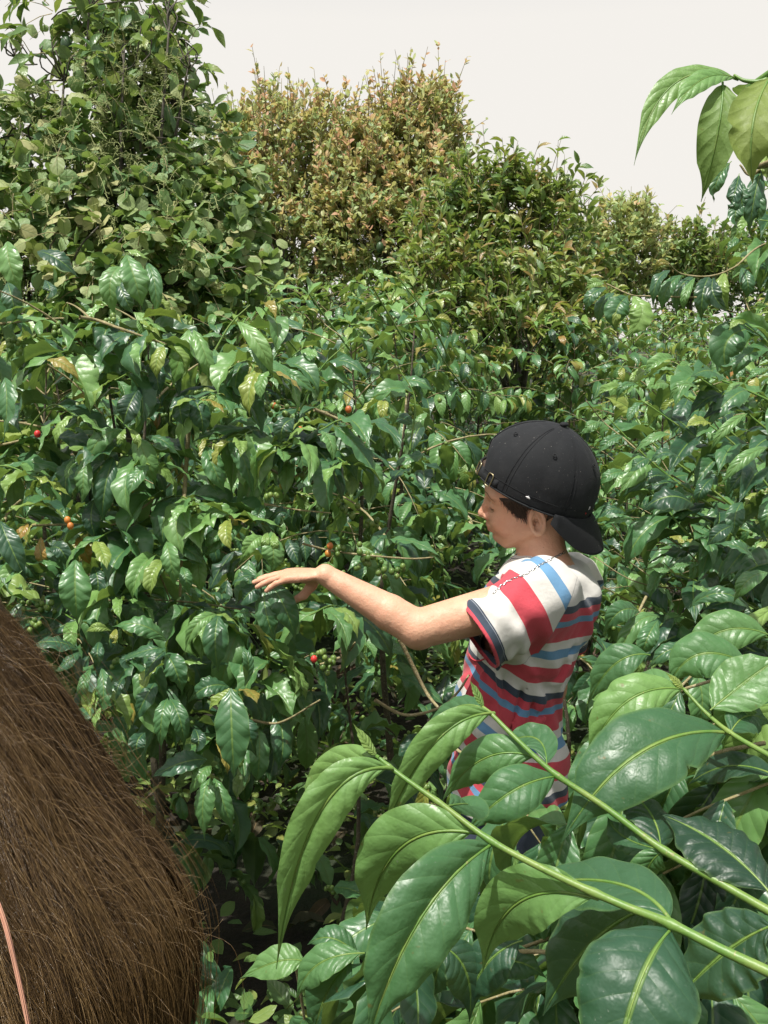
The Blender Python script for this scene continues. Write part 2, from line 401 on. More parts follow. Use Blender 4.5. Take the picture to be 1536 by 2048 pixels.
# ================================================================== people
def skin_mat():
    m, t = newmat('skin'); q = NT(t); o = q.obj()
    n = q.noise(14, 4, 0.6, o); f = q.noise(420, 2, 0.6, o); f2 = q.noise(90, 3, 0.6, o)
    c = q.mix(q.rng(n, 0.35, 0.7, 0, 1), (0.60, 0.32, 0.20), (0.68, 0.39, 0.255))
    lip = q.attr('lip').outputs['Fac']; c = q.mix(lip, c, (0.50, 0.13, 0.10))
    c = q.mix(q.rng(q.noise(38, 5, 0.7, o), 0.42, 0.66, 0, 0.22), c, (0.52, 0.20, 0.13)); c = q.mix(q.rng(f2, 0.62, 0.76, 0, 0.3), c, (0.33, 0.14, 0.08)); c = q.mix(q.rng(q.noise(160, 2, 0.5, o), 0.70, 0.76, 0, 0.4), c, (0.25, 0.10, 0.06))
    pr = q.principled(Base_Color=c, Roughness=q.rng(f2, 0.3, 0.7, 0.46, 0.66), Normal=q.bump(q.math('ADD', q.math('MULTIPLY', f, 0.8), q.math('MULTIPLY', f2, 2.2)), 0.0009, 0.7), Subsurface_Weight=0.12, Subsurface_Scale=0.012)
    pr.inputs['Subsurface Radius'].default_value = (1.0, 0.35, 0.2)
    q.out(pr.outputs[0]); return m
def cloth_mat(name, col, bump=0.0006, rough=0.85, dust=0.0, scale=900, var=0.12, sheen=0.12):
    m, t = newmat(name); q = NT(t); o = q.obj()
    n = q.noise(scale, 2, 0.7, o); b = q.noise(18, 4, 0.6, o)
    base = col if not callable(col) else col(q)
    c = q.mix(q.rng(b, 0.3, 0.7, 0, 1), base, q.mix(1.0, base, (1 - var,) * 3, 'MULTIPLY'))
    c = q.mix(q.rng(n, 0.35, 0.65, 0, 0.16), c, q.mix(1.0, c, (0.6, 0.6, 0.6), 'MULTIPLY'))
    if dust:
        d = q.noise(330, 2, 0.5, o); d2 = q.noise(30, 4, 0.7, o)
        c = q.mix(q.math('MULTIPLY', q.rng(d, 0.73, 0.77, 0, 0.9), dust), c, (0.45, 0.43, 0.38))
        c = q.mix(q.math('MULTIPLY', q.rng(d2, 0.5, 0.8, 0, 0.04), dust), c, (0.3, 0.3, 0.29))
    wv = q.math('ADD', q.math('MULTIPLY', n, 0.6), q.math('MULTIPLY', q.noise(55, 4, 0.6, o), 2.2))
    pr = q.principled(Base_Color=c, Roughness=rough, Normal=q.bump(wv, bump, 0.7), Sheen_Weight=sheen); q.out(pr.outputs[0]); return m
NAVY, RED, BLUE, WHITE = (0.040, 0.058, 0.085), (0.56, 0.062, 0.085), (0.13, 0.29, 0.47), (0.66, 0.64, 0.59)
PER = 0.190
def stripes(q):
    nz_ = q.math('MULTIPLY', q.math('SUBTRACT', q.noise(22, 2, 0.5, q.obj()), 0.5), 0.002)
    st = q.math('ADD', q.attr('st').outputs['Fac'], nz_); ss = q.attr('ss').outputs['Fac']; mk = q.attr('mk').outputs['Fac']; co = q.attr('co').outputs['Fac']
    f = q.math('FRACT', q.math('DIVIDE', st, PER))
    tc = q.ramp(f, [(0, NAVY), (0.075, RED), (0.16, BLUE), (0.23, RED), (0.41, WHITE), (0.50, BLUE), (0.59, WHITE), (0.69, RED), (0.87, WHITE)], 'CONSTANT')
    top = q.math('MULTIPLY', q.math('LESS_THAN', st, 0.0), q.math('GREATER_THAN', st, -0.052))
    tc = q.mix(top, tc, WHITE)
    sc = q.ramp(q.math('DIVIDE', ss, 0.25), [(0, RED), (0.006 / .25, NAVY), (0.022 / .25, WHITE), (0.072 / .25, RED), (0.116 / .25, WHITE), (0.150 / .25, BLUE), (0.172 / .25, WHITE)], 'CONSTANT')
    # pale stitch line inside the navy cuff
    sl = q.math('MULTIPLY', q.math('COMPARE', ss, 0.0195, 0.0006), 0.6); sc = q.mix(sl, sc, (0.4, 0.42, 0.45))
    c = q.mix(q.math('GREATER_THAN', mk, 0.0), tc, sc)
    cc = q.ramp(q.math('DIVIDE', co, 0.02), [(0, RED), (0.2, WHITE), (0.62, NAVY), (0.72, WHITE)], 'CONSTANT')
    c = q.mix(q.math('LESS_THAN', co, 0.017), c, cc)
    seam = q.math('COMPARE', mk, 0.0, 0.0007)
    return q.mix(q.math('MULTIPLY', seam, 0.45), c, (0.15, 0.14, 0.14))
M['skin'] = skin_mat()
M['shirt'] = cloth_mat('striped_jersey', stripes, bump=0.0011, var=0.06)
M['cap'] = cloth_mat('cap_twill', (0.0042, 0.0058, 0.0078), bump=0.0006, dust=0.8, scale=1400, var=0.3, rough=0.85, sheen=0.03)
M['trousers'] = cloth_mat('denim', (0.035, 0.05, 0.09))
M['blouse'] = cloth_mat('grey_blouse', (0.25, 0.24, 0.25))
def metal(name, col, r=0.3):
    m, t = newmat(name); q = NT(t); pr = q.principled(Base_Color=col, Metallic=1.0, Roughness=r); q.out(pr.outputs[0]); return m
M['brass'] = metal('brass', (0.42, 0.36, 0.22), 0.35); M['silver'] = metal('silver', (0.7, 0.7, 0.7), 0.25)
def plain(name, col, r=0.6):
    m, t = newmat(name); q = NT(t); n = q.noise(200, 2, 0.5, q.obj())
    pr = q.principled(Base_Color=q.mix(q.math('MULTIPLY', n, 0.3), col, (0, 0, 0)), Roughness=r); q.out(pr.outputs[0]); return m
M['white_thread'] = plain('white_thread', (0.75, 0.75, 0.75)); M['lash'] = plain('lash', (0.025, 0.015, 0.01)); M['red_thread'] = plain('red_thread', (0.5, 0.03, 0.03))
def hair_mat(name, ramp, sx=(500, 500, 40), rough=0.42):
    m, t = newmat(name); q = NT(t)
    mp = q.n('ShaderNodeMapping'); q.l(q.obj(), mp.inputs[0]); mp.inputs['Scale'].default_value = sx
    n = q.noise(1.0, 3, 0.6, mp.outputs[0])
    r = q.attr('rnd').outputs['Fac']
    c = q.ramp(q.math('ADD', q.math('MULTIPLY', r, 0.8), q.math('MULTIPLY', n, 0.25)), ramp)
    pr = q.principled(Base_Color=c, Roughness=rough, Normal=q.bump(n, 0.002, 0.8)); pr.inputs['Specular IOR Level'].default_value = 0.55
    q.out(pr.outputs[0]); return m
M['boy_hair'] = hair_mat('short_brown_hair', [(0, (0.025, 0.013, 0.007)), (1, (0.10, 0.055, 0.028))], (900, 900, 120), 0.6)
M['hair'] = hair_mat('long_brown_hair', [(0, (0.018, 0.010, 0.004)), (0.40, (0.078, 0.045, 0.016)), (0.75, (0.175, 0.108, 0.040)), (1, (0.40, 0.28, 0.13))], rough=0.27)
# ---------------- boy: frames
def frame(yaw, pitch, roll):
    """forward, left, up for someone facing -x; yaw away from the camera, pitch down, roll to the left shoulder"""
    y, p, r = R_(yaw), R_(pitch), R_(roll)
    Fy = np.array([-math.cos(y), math.sin(y), 0]); z = np.array([0, 0, 1.0]); L0 = np.cross(z, Fy)
    F = Fy * math.cos(p) - z * math.sin(p); U0 = np.cross(F, L0)
    return F, L0 * math.cos(r) - U0 * math.sin(r), U0 * math.cos(r) + L0 * math.sin(r)
hF, hL, hU = frame(5, 7, 16)
HC = P(1071, 1035, 1.852) - 0.072 * hL
def H(f, l, u): return HC + f * hF + l * hL + u * hU
HR = np.stack([hF, hL, hU])
tF, tL, tU0 = frame(15, 0, 0)
tU = nz(np.array([0.184, 0.0, 0.983]))
NB = P(1088, 1130, 1.925); UC = P(1092, 1195, 1.935); CH = P(1052, 1285, 1.955); WA = P(1018, 1420, 1.975); PV = P(1016, 1570, 1.99)
SL = P(1082, 1192, 1.805); SR = P(1135, 1172, 2.065)
EL = P(836, 1258, 1.765); WR = P(650, 1150, 1.79)
TR = np.stack([tF, tL, tU]); TR = np.stack([nz(np.cross(np.cross(tU, tF), tU)), nz(np.cross(tU, tF)), tU])
def head_sdf(p, ears=True):
    q = (p - HC) @ HR.T; q = q * np.where(q[:, :1] > 0, np.array([[1.07, 1, 1]]), 1.0)
    l = np.abs(q[:, 1]); qs = np.stack([q[:, 0], l, q[:, 2]], 1)
    d = ell(q, (0.000, 0, 0.045), (0.090, 0.073, 0.082))
    d = smin(d, ell(q, (0.040, 0, 0.010), (0.052, 0.060, 0.075)), 0.02)
    d = smin(d, ell(q, (0.038, 0, -0.032), (0.048, 0.046, 0.050)), 0.02)
    d = smin(d, cone(qs, (0.002, 0.052, -0.030), (0.060, 0.020, -0.070), 0.015, 0.014), 0.02)   # jaw line
    d = smin(d, ell(q, (0.072, 0, -0.066), (0.017, 0.018, 0.014)), 0.012)                       # chin
    d = smin(d, ell(qs, (0.066, 0.034, -0.022), (0.022, 0.020, 0.022)), 0.018)                  # cheek
    d = smin(d, ell(qs, (0.068, 0.026, 0.038), (0.020, 0.028, 0.012)), 0.012)                   # brow
    d = smax(d, -ell(qs, (0.093, 0.030, 0.016), (0.012, 0.016, 0.010)), 0.012)                  # socket
    d = smin(d, ell(qs, (0.0745, 0.030, 0.015), (0.0125, 0.0145, 0.0115)), 0.003)               # closed lids
    d = smin(d, cone(q, (0.085, 0, 0.022), (0.103, 0, -0.012), 0.006, 0.0085), 0.009)           # nose
    d = smin(d, ell(q, (0.105, 0, -0.0145), (0.009, 0.009, 0.0075)), 0.004)
    d = smin(d, ell(qs, (0.094, 0.0105, -0.018), (0.009, 0.006, 0.007)), 0.004)
    d = smax(d, -ell(qs, (0.097, 0.0055, -0.026), (0.005, 0.003, 0.004)), 0.003)
    d = smin(d, ell(q, (0.082, 0, -0.040), (0.016, 0.022, 0.016)), 0.01)                        # muzzle
    d = smin(d, ell(q, (0.0925, 0, -0.0385), (0.0075, 0.017, 0.0045)), 0.003)                   # upper lip
    d = smin(d, ell(q, (0.0905, 0, -0.0485), (0.0075, 0.014, 0.0050)), 0.003)                   # lower lip
    d = smax(d, -ell(q, (0.1, 0, -0.0432), (0.010, 0.020, 0.0010)), 0.0015)
    d = smax(d, -ell(q, (0.094, 0, -0.0575), (0.008, 0.014, 0.0045)), 0.006)
    if not ears: return d
    # ears
    a = R_(24); ca, sa = math.cos(a), math.sin(a); e = qs - np.array([0.008, 0.073, -0.008])
    ex = e[:, 0] * ca + e[:, 1] * sa; ey = -e[:, 0] * sa + e[:, 1] * ca; tl = R_(-8)
    E = np.stack([ex * math.cos(tl) + e[:, 2] * math.sin(tl) + 0.008, ey - 0.006, -ex * math.sin(tl) + e[:, 2] * math.cos(tl)], 1)
    E = E * 1.1; k = np.hypot(E[:, 0] / 0.0165, E[:, 2] / 0.028)
    rim = np.hypot((k - 1) * 0.017, E[:, 1] - 0.002) - 0.0040
    body = ell(E, (0, -0.002, 0), (0.0155, 0.0040, 0.026)); lobe = ell(E, (0.004, 0, -0.024), (0.009, 0.005, 0.009))
    inner = np.hypot((np.hypot(E[:, 0] / 0.009, (E[:, 2] - 0.001) / 0.016) - 1) * 0.010, E[:, 1] - 0.0) - 0.0026
    ear = smin(smin(smin(rim, body, 0.003), lobe, 0.004), inner, 0.002)
    ear = smax(ear, -ell(E, (0.002, 0.008, -0.003), (0.0105, 0.0130, 0.0185)), 0.0012)
    ear = smin(ear, np.maximum(cone(E, (-0.004, 0.0005, 0.012), (-0.0065, 0.0005, -0.010), 0.0022, 0.0020), -E[:, 1] - 0.004), 0.002); ear = smin(ear, ell(E, (0.0125, 0.0015, -0.007), (0.003, 0.003, 0.005)), 0.002)
    d = smin(d, ear, 0.0035)
    return d
# left hand: palm down, wrist flexed, fingers reaching for the leaves
hd = nz(P(520, 1158, 1.80) - P(650, 1150, 1.79)); hs = nz(np.cross(np.array([0, 0, 1.0]), -hd)); hs = hs * (1 if hs[1] > 0 else -1)   # towards the thumb (away)
hu = nz(np.cross(hs, hd)); hu = hu * (1 if hu[2] > 0 else -1)
HW = P(640, 1146, 1.79)
def HP(f, s, u): return HW + f * hd + s * hs + u * hu
fing = []
for s0, f0, ln, u0, curl, sp, r in ((-0.027, 0.060, 0.042, -0.004, 0.42, -0.06, 0.0058), (-0.010, 0.067, 0.053, -0.001, 0.24, -0.02, 0.0064), (0.008, 0.069, 0.058, 0.001, 0.12, 0.0, 0.0067), (0.025, 0.065, 0.055, 0.000, 0.06, 0.02, 0.0066)):
    pts = [np.array([f0, s0, u0])]; an = 0.14
    for k, fr in enumerate((0.45, 0.31, 0.24)):
        an += curl * (0.35, 0.6, 0.5)[k]
        pts.append(pts[-1] + ln * fr * np.array([math.cos(an), sp, -math.sin(an)]))
    fing.append((pts, r))
def hand_sdf(p):
    q = np.stack([(p - HW) @ hd, (p - HW) @ hs, (p - HW) @ hu], 1) * np.array([1.02, 1.12, 1.1])
    d = ell(q, (0.034, 0.000, -0.003), (0.042, 0.031, 0.0125))
    d = smin(d, ell(q, (0.050, 0.0, 0.0), (0.024, 0.034, 0.0100)), 0.008)
    d = smin(d, ell(q, (0.022, 0.022, -0.012), (0.026, 0.015, 0.014)), 0.012)
    fd = None
    for pts, r in fing:
        c = cone(q, pts[0] - np.array([0.02, 0, 0.0]), pts[0], r * 0.9, r * 1.08)
        for a in range(3): c = smin(c, cone(q, pts[a], pts[a + 1], r * (1.05 - 0.08 * a), r * (0.97 - 0.1 * a)), 0.002)
        fd = c if fd is None else smin(fd, c, 0.0012)
    d = smin(d, fd, 0.006)
    th = cone(q, (0.012, 0.026, -0.012), (0.024, 0.036, -0.034), 0.0125, 0.0105)
    th = smin(th, cone(q, (0.024, 0.036, -0.034), (0.040, 0.034, -0.052), 0.0100, 0.0088), 0.004)
    th = smin(th, cone(q, (0.040, 0.034, -0.052), (0.058, 0.030, -0.060), 0.0086, 0.0068), 0.003)
    return smin(d, th, 0.007)
def thigh(side): return PV + side * 0.055 * tL + np.array([0, 0, -0.02])
KN = [PV + 0.075 * tL + np.array([-0.07, 0, -0.39]), PV - 0.075 * tL + np.array([0.0, 0, -0.40])]
AN = [np.array([KN[0][0] + 0.0, KN[0][1], 0.09]), np.array([KN[1][0] + 0.05, KN[1][1], 0.09])]
RE = SR + 0.03 * (-tL) + np.array([-0.03, 0.02, -0.24]); RW = RE + np.array([-0.13, -0.02, -0.15])
def limbs(p):
    d = cone(p, SL, EL, 0.044, 0.0350)
    fm = EL + (WR - EL) * 0.30
    d = smin(d, cone(p, EL, fm, 0.0335, 0.0325), 0.006)
    d = smin(d, cone(p, fm, WR, 0.0325, 0.0185), 0.004)
    d = smin(d, ell(p, EL + np.array([0.002, 0, -0.012]), (0.022, 0.024, 0.023)), 0.010)
    d = smin(d, ell(p, WR + np.array([0, 0, 0.002]), (0.017, 0.022, 0.0165)), 0.006)
    d = smin(d, cone(p, SR, RE, 0.042, 0.034), 0.02)
    d = smin(d, cone(p, RE, RW, 0.033, 0.021), 0.015)
    d = smin(d, ell(p, RW + np.array([-0.035, 0, -0.04]), (0.02, 0.035, 0.05)), 0.015)
    for i, s in enumerate((1, -1)):
        d = smin(d, cone(p, thigh(s), KN[i], 0.070, 0.050), 0.02)
        d = smin(d, cone(p, KN[i], AN[i], 0.050, 0.032), 0.015)
        d = smin(d, cone(p, AN[i] + [0.02, 0, -0.05], AN[i] + [-0.13, 0.03, -0.06], 0.032, 0.025), 0.02)
    return d
def trunk_sdf(p, g=0.0):
    q = (p - CH) @ TR.T
    d = ell(q, (0.0, 0, 0.03), (0.092 + g, 0.138 + g, 0.13 + g))
    qw = (p - WA) @ TR.T; d = smin(d, ell(qw, (0.006, 0, 0), (0.088 + g, 0.122 + g, 0.14 + g)), 0.05)
    qp = (p - PV) @ TR.T; d = smin(d, ell(qp, (0, 0, 0.0), (0.088 + g, 0.128 + g, 0.11 + g)), 0.05)
    d = smin(d, cone(p, SL, UC + (UC - SL) * 0.0, 0.050 + g, 0.065 + g), 0.045)
    d = smin(d, cone(p, SR, UC, 0.050 + g, 0.065 + g), 0.045)
    return d
def body_sdf(p):
    d = trunk_sdf(p); d = smin(d, limbs(p), 0.02)
    d = smin(d, cone(p, NB - 0.03 * tU, H(-0.018, 0, -0.035), 0.048, 0.041), 0.022)
    d = smin(d, cone(p, NB - 0.02 * tU, UC, 0.055, 0.08), 0.03)
    m = np.linalg.norm(p - HC, axis=1) < 0.22
    if m.any(): d[m] = smin(d[m], head_sdf(p[m]), 0.012)
    m = np.linalg.norm(p - HW, axis=1) < 0.19
    if m.any(): d[m] = smin(d[m], hand_sdf(p[m]), 0.008)
    return d
boy = empty('person', (PV[0], PV[1], 0.0), 'boy in red, white and blue striped t-shirt and backwards black cap reaching for coffee leaves', 'person')
bv, bf = surface(body_sdf, (-0.32, 1.55, 0.0), (0.56, 2.26, 1.66), 0.0021)
bv = smooth_verts(bv, bf, 1, 0.4)
ql = (bv - HC) @ HR.T
lip = np.clip(1.35 - np.sqrt(((ql[:, 0] - 0.094) / 0.014) ** 2 + (ql[:, 1] / 0.020) ** 2 + ((ql[:, 2] + 0.0435) / 0.0095) ** 2), 0, 1) * 0.75
mesh_np('body', bv, bf, M['skin'], boy, attrs={'lip': lip})
# ---------------- t-shirt
SA = nz(P(950, 1271, 1.775) - P(1080, 1190, 1.80)); SE = P(951, 1270, 1.778)
SRA = nz(RE - SR); SRE = SR + SRA * 0.135
FOLDS = [((1035, 1330), (1085, 1410), 1.84, 0.011, 0.007), ((1085, 1410), (1068, 1490), 1.85, 0.012, 0.006), ((995, 1320), (1003, 1440), 1.83, 0.009, 0.006), ((1003, 1440), (985, 1540), 1.86, 0.012, 0.006),
         ((935, 1340), (930, 1500), 1.88, 0.010, 0.005), ((960, 1340), (975, 1470), 1.86, 0.008, 0.005), ((1110, 1260), (1050, 1335), 1.83, 0.010, 0.006), ((1150, 1240), (1095, 1340), 1.86, 0.010, 0.006),
         ((1150, 1330), (1085, 1390), 1.87, 0.010, 0.006), ((1120, 1420), (1075, 1450), 1.86, 0.010, 0.007), ((1130, 1455), (1085, 1520), 1.87, 0.010, 0.007), ((1110, 1300), (1150, 1300), 1.86, 0.009, -0.005),
         ((1000, 1225), (985, 1320), 1.75, 0.009, 0.004), ((1030, 1250), (1020, 1330), 1.75, 0.008, 0.005), ((1060, 1210), (1050, 1330), 1.76, 0.010, 0.004), ((965, 1215), (1050, 1180), 1.76, 0.008, 0.003),
         ((1100, 1150), (1130, 1215), 1.80, 0.008, -0.005), ((1130, 1215), (1090, 1300), 1.81, 0.008, -0.006), ((1030, 1160), (990, 1190), 1.85, 0.008, 0.004), ((940, 1400), (1010, 1410), 1.86, 0.009, -0.004), ((1040, 1380), (1010, 1500), 1.85, 0.008, -0.005),
         ((1065, 1345), (1050, 1450), 1.84, 0.007, 0.005), ((915, 1380), (912, 1480), 1.92, 0.008, -0.005), ((1100, 1370), (1125, 1360), 1.86, 0.007, 0.004), ((1150, 1150), (1165, 1230), 1.9, 0.009, 0.004)]
FOLDS = [(P(a[0], a[1], d), P(b[0], b[1], d + 0.01), w, am) for a, b, d, w, am in FOLDS]
def shirt_parts(p):
    t = trunk_sdf(p, 0.016)
    q = (p - PV) @ TR.T
    t = smin(t, cone(p, PV + 0.05 * tU, PV - 0.15 * tU, 0.10, 0.125), 0.05)
    t = smin(t, cone(p, NB - 0.025 * tU, UC, 0.066, 0.092), 0.03)
    t = t + 0.0125 * np.clip(1 - (np.linalg.norm(p - NB, axis=1) - 0.045) / 0.06, 0, 1)
    s1 = cone(p, SL + 0.0 * SA, SL + SA * 0.20, 0.061, 0.071); s2 = cone(p, SR, SR + SRA * 0.2, 0.060, 0.066)
    return t, s1, s2
NKa, NKb = NB + 0.002 * tU + 0.006 * tF, H(-0.02, 0, -0.02)
def shirt_cuts(p):
    t, s1, s2 = shirt_parts(p)
    a = np.where(s1 < t - 0.004, (p - SE) @ SA, -1.0); b = np.where(s2 < t - 0.004, (p - SRE) @ SRA, -1.0)
    return np.stack([a, b, (PV - 0.14 * tU - p) @ tU, -cone(p, NKa, NKb, 0.046, 0.047), (p - NB) @ tU - 0.07], 0)
def shirt_sdf(p, raw=False):
    t, s1, s2 = shirt_parts(p)
    d = smin(smin(t, s1, 0.028), s2, 0.028)
    sv_cut = np.maximum(np.minimum(np.minimum((p - SE) @ SA, 0.03 - s1), t - 0.002), np.minimum(np.minimum((p - SRE) @ SRA, 0.03 - s2), t - 0.002))
    disp = np.zeros(len(p)); m = np.abs(d) < 0.04
    pm = p[m]; dm = np.zeros(len(pm))
    for a, b, w, am in FOLDS:
        ba = b - a; tt = np.clip(((pm - a) @ ba) / (ba @ ba), -0.15, 1.15)
        r2 = ((pm - a - tt[:, None] * ba) ** 2); dd = np.sqrt(r2.sum(1) + 1e-12)
        dd = np.maximum(dd - 0.0, 0); env = np.clip(1.3 - np.abs(tt - 0.5) * 1.6, 0, 1)
        # a ridge with hollow flanks, on the near surface only
        dm += am * env * (np.exp(-(dd / w) ** 2) - 0.5 * np.exp(-((dd - 1.7 * w) / w) ** 2)) * (dd < 4 * w)
    dm += 0.0022 * np.sin(pm @ np.array([60, 25, 38]) + 2 * np.sin(pm @ np.array([17, 31, 29]))) + 0.0010 * np.sin(pm @ np.array([-90, 40, 70]) + 1.5 * np.sin(pm @ np.array([45, -30, 22])))
    disp[m] = dm * 1.35
    d = d - disp
    return np.maximum(np.maximum(d, sv_cut), shirt_cuts(p)[2:].max(0))
hh = 0.0027
sv, sf = surface(shirt_sdf, (0.08, 1.60, 0.70), (0.58, 2.30, 1.52), hh)
ct = shirt_cuts(sv)[2:].max(0); on = ct > -0.30 * hh
t_, s1_, s2_ = shirt_parts(sv)
on |= (np.abs((sv - SE) @ SA) < 0.4 * hh) & (s1_ < 0.014) & (t_ > 0.003) & (np.linalg.norm(sv - SE, axis=1) < 0.09)
on |= (np.abs((sv - SRE) @ SRA) < 0.35 * hh) & (s2_ < 0.02) & (t_ > 0.003) & (np.linalg.norm(sv - SRE, axis=1) < 0.09)
sf = sf[~on[sf].all(1)]
used = np.unique(sf); rm = np.full(len(sv), -1); rm[used] = np.arange(len(used)); sv = sv[used]; sf = rm[sf]
t_, s1_, s2_ = shirt_parts(sv)
st = -(sv - P(1131, 1188, 1.85)) @ tU + 0.052 * np.clip(((sv - WA) @ TR[0] + 0.03) / 0.13, 0, 1) * np.clip(-(sv - SL) @ tU / 0.10 - 0.6, 0, 1)
seamn = nz(RT * -0.90 + UPV * 0.43)
mk1 = np.minimum((t_ - s1_) * 0.9 + 0.022, (sv - P(1112, 1235, 1.80)) @ seamn); mk1 = np.minimum(mk1, (sv - CH) @ tL - 0.02)
mk2 = np.minimum((t_ - s2_) * 0.9 + 0.012, (sv - SR) @ SRA + 0.02)
mk = np.maximum(mk1, mk2)
ss = np.where(mk1 > mk2, -(sv - SE) @ SA, -(sv - SRE) @ SRA)
co = cone(sv, NKa, NKb, 0.046, 0.047); co = np.where((sv - NB) @ tU > -0.10, co, 1.0)
shirt = mesh_np('t_shirt', sv, sf, M['shirt'], boy, attrs={'st': st, 'ss': np.maximum(ss, 0), 'mk': mk, 'co': np.maximum(co, 0)})
so = shirt.modifiers.new('thickness', 'SOLIDIFY'); so.thickness = 0.0022; so.offset = -1
shirt['label'] = 'striped jersey t-shirt with navy and red cuffs'
# chest pocket with blue and red edge
def shirt_ray(px, py, d0=1.6, d1=2.1, f=None):
    ds = np.linspace(d0, d1, 1200); pts = np.array([P(px, py, d) for d in ds]); v = (f or shirt_sdf)(pts); i = np.argmax(v < 0)
    return pts[i] if v.min() < 0 else P(px, py, (d0 + d1) / 2)
pk = Tubes()
pc = curve([(938, 1308), (942, 1316), (950, 1321), (960, 1321), (968, 1318)], 9)
pk.add([shirt_ray(x, y) - FW * 0.0015 for x, y in pc], 0.0016, 5)
o = pk.build('pocket_edge', M['shirt'], boy)
o.data.materials[0] = plain('pocket_red', RED, 0.85)
# trousers and shoes
def trouser_sdf(p):
    qp = (p - PV) @ TR.T; d = ell(qp, (0, 0, -0.02), (0.094, 0.134, 0.12))
    for i, s in enumerate((1, -1)):
        d = smin(d, cone(p, thigh(s), KN[i], 0.082, 0.062), 0.02); d = smin(d, cone(p, KN[i], AN[i], 0.062, 0.052), 0.02)
    return np.maximum(d, 0.10 - p[:, 2])
v, f = surface(trouser_sdf, (0.0, 1.7, 0.05), (0.5, 2.3, 1.2), 0.006); mesh_np('trousers', v, f, M['trousers'], boy)
def shoe_sdf(p):
    d = None
    for a in AN:
        c = smin(cone(p, a + [0.03, 0, -0.045], a + [-0.14, 0.03, -0.052], 0.045, 0.036), cone(p, a + [0.01, 0, -0.02], a + [0.01, 0, 0.03], 0.045, 0.045), 0.03)
        d = c if d is None else np.minimum(d, c)
    return np.maximum(d, -p[:, 2])
v, f = surface(shoe_sdf, (-0.2, 1.7, -0.02), (0.5, 2.3, 0.2), 0.006); mesh_np('shoes', v, f, M['cap'], boy)
# short hair under the cap
def bhair_sdf(p):
    q = (p - HC) @ HR.T
    d = np.minimum(ell(q, (-0.002, 0, 0.047), (0.092, 0.0745, 0.084)), head_sdf(p, False) - 0.0030)
    U, F_ = q[:, 2], q[:, 0]
    line = np.where(F_ > 0.033, 0.000 + (F_ - 0.033) * 1.25, np.where(F_ > 0.016, -0.010 + (F_ - 0.016) * 0.6, 0.015))
    line = np.where(F_ < -0.02, -0.052 + 0.3 * (F_ + 0.02), line)
    wob = 0.0007 * np.sin(F_ * 900) + 0.001 * np.sin(F_ * 330 + 1)
    d = d + 0.007 * np.clip((q[:, 2] - 0.036) / 0.012, 0, 1)
    fringe = ell(q, (0.080, 0, 0.072), (0.012, 0.028, 0.022))
    return np.minimum(smax(d, line + wob - U, 0.004), fringe) - 0.0005 * np.sin(F_ * 1500 + U * 700)
v, f = surface(bhair_sdf, HC - 0.14, HC + 0.16, 0.002)
mesh_np('hair', v, f, M['boy_hair'], boy, attrs={'rnd': np.random.default_rng(1).random(len(v)) * 0.5})
hs_ = Tubes(); rgh = np.random.default_rng(21)
for k in range(520):
    f_, u_ = rgh.uniform(0.014, 0.075), rgh.uniform(-0.012, 0.038)
    if u_ < (f_ - 0.033) * 1.25 - 0.003 * rgh.random() and f_ > 0.033 or (f_ <= 0.033 and u_ < -0.010 + (f_ - 0.016) * 0.6): continue
    l_ = 0.085
    for _ in range(40):
        d_ = bhair_sdf(H(f_, l_, u_)[None])[0]
        if d_ < 0.0004: break
        l_ -= d_ * 0.8
    a_ = H(f_, l_, u_); dr_ = nz(-hU * 1.0 + hF * rgh.uniform(-0.5, 0.15) + hL * 0.15 + rgh.normal(0, 0.12, 3)); n_ = rgh.uniform(0.006, 0.013)
    hs_.add([a_, a_ + dr_ * n_ * 0.5 + hL * 0.0006, a_ + dr_ * n_], [0.0004, 0.00035, 0.00015], 3, cap=False)
o = hs_.build('temple_strands', M['boy_hair'], boy); at = o.data.attributes.new('rnd', 'FLOAT', 'POINT'); at.data.foreach_set('value', np.repeat(rgh.random(len(o.data.vertices) // 9 + 1), 9)[:len(o.data.vertices)].astype(np.float32))
# eyelashes and brows sit on the skin
def on_skin(f_, l, u, off=0.0005):
    for k in range(60):
        p = H(f_, l, u)[None]; d = body_sdf(p)[0]
        if d <= off: break
        f_ -= max(d * 0.7, 0.0002)
    return H(f_, l, u)
ey = Tubes()
for s in (1, -1):
    c = [on_skin(0.11, s * l, u) for l, u in ((0.019, 0.0105), (0.024, 0.0078), (0.030, 0.0068), (0.036, 0.0080), (0.042, 0.0105))]
    ey.add(curve(c, 9), [0.0003, 0.0006, 0.0008, 0.0009, 0.001, 0.001, 0.0009, 0.0007, 0.0004], 5)
    for k in range(9):
        l = 0.021 + k * 0.0026; a = on_skin(0.11, s * l, 0.0075)
        ey.add([a, a + 0.004 * hF - 0.003 * hU, a + 0.007 * hF - 0.003 * hU + s * hL * 0.001], [0.0003, 0.00022, 0.0001], 3)
    c = [on_skin(0.11, s * l, u, 0.0) for l, u in ((0.012, 0.036), (0.022, 0.040), (0.033, 0.041), (0.043, 0.037), (0.050, 0.031))]
    cc = curve(c, 26)
    for k in range(26):
        ey.add([cc[k] - 0.001 * hU, cc[k] + s * hL * 0.004 + hU * 0.002 + hF * 0.0008], [0.0005, 0.0002], 3)
ey.build('eyelashes_and_brows', M['boy_hair'], boy)
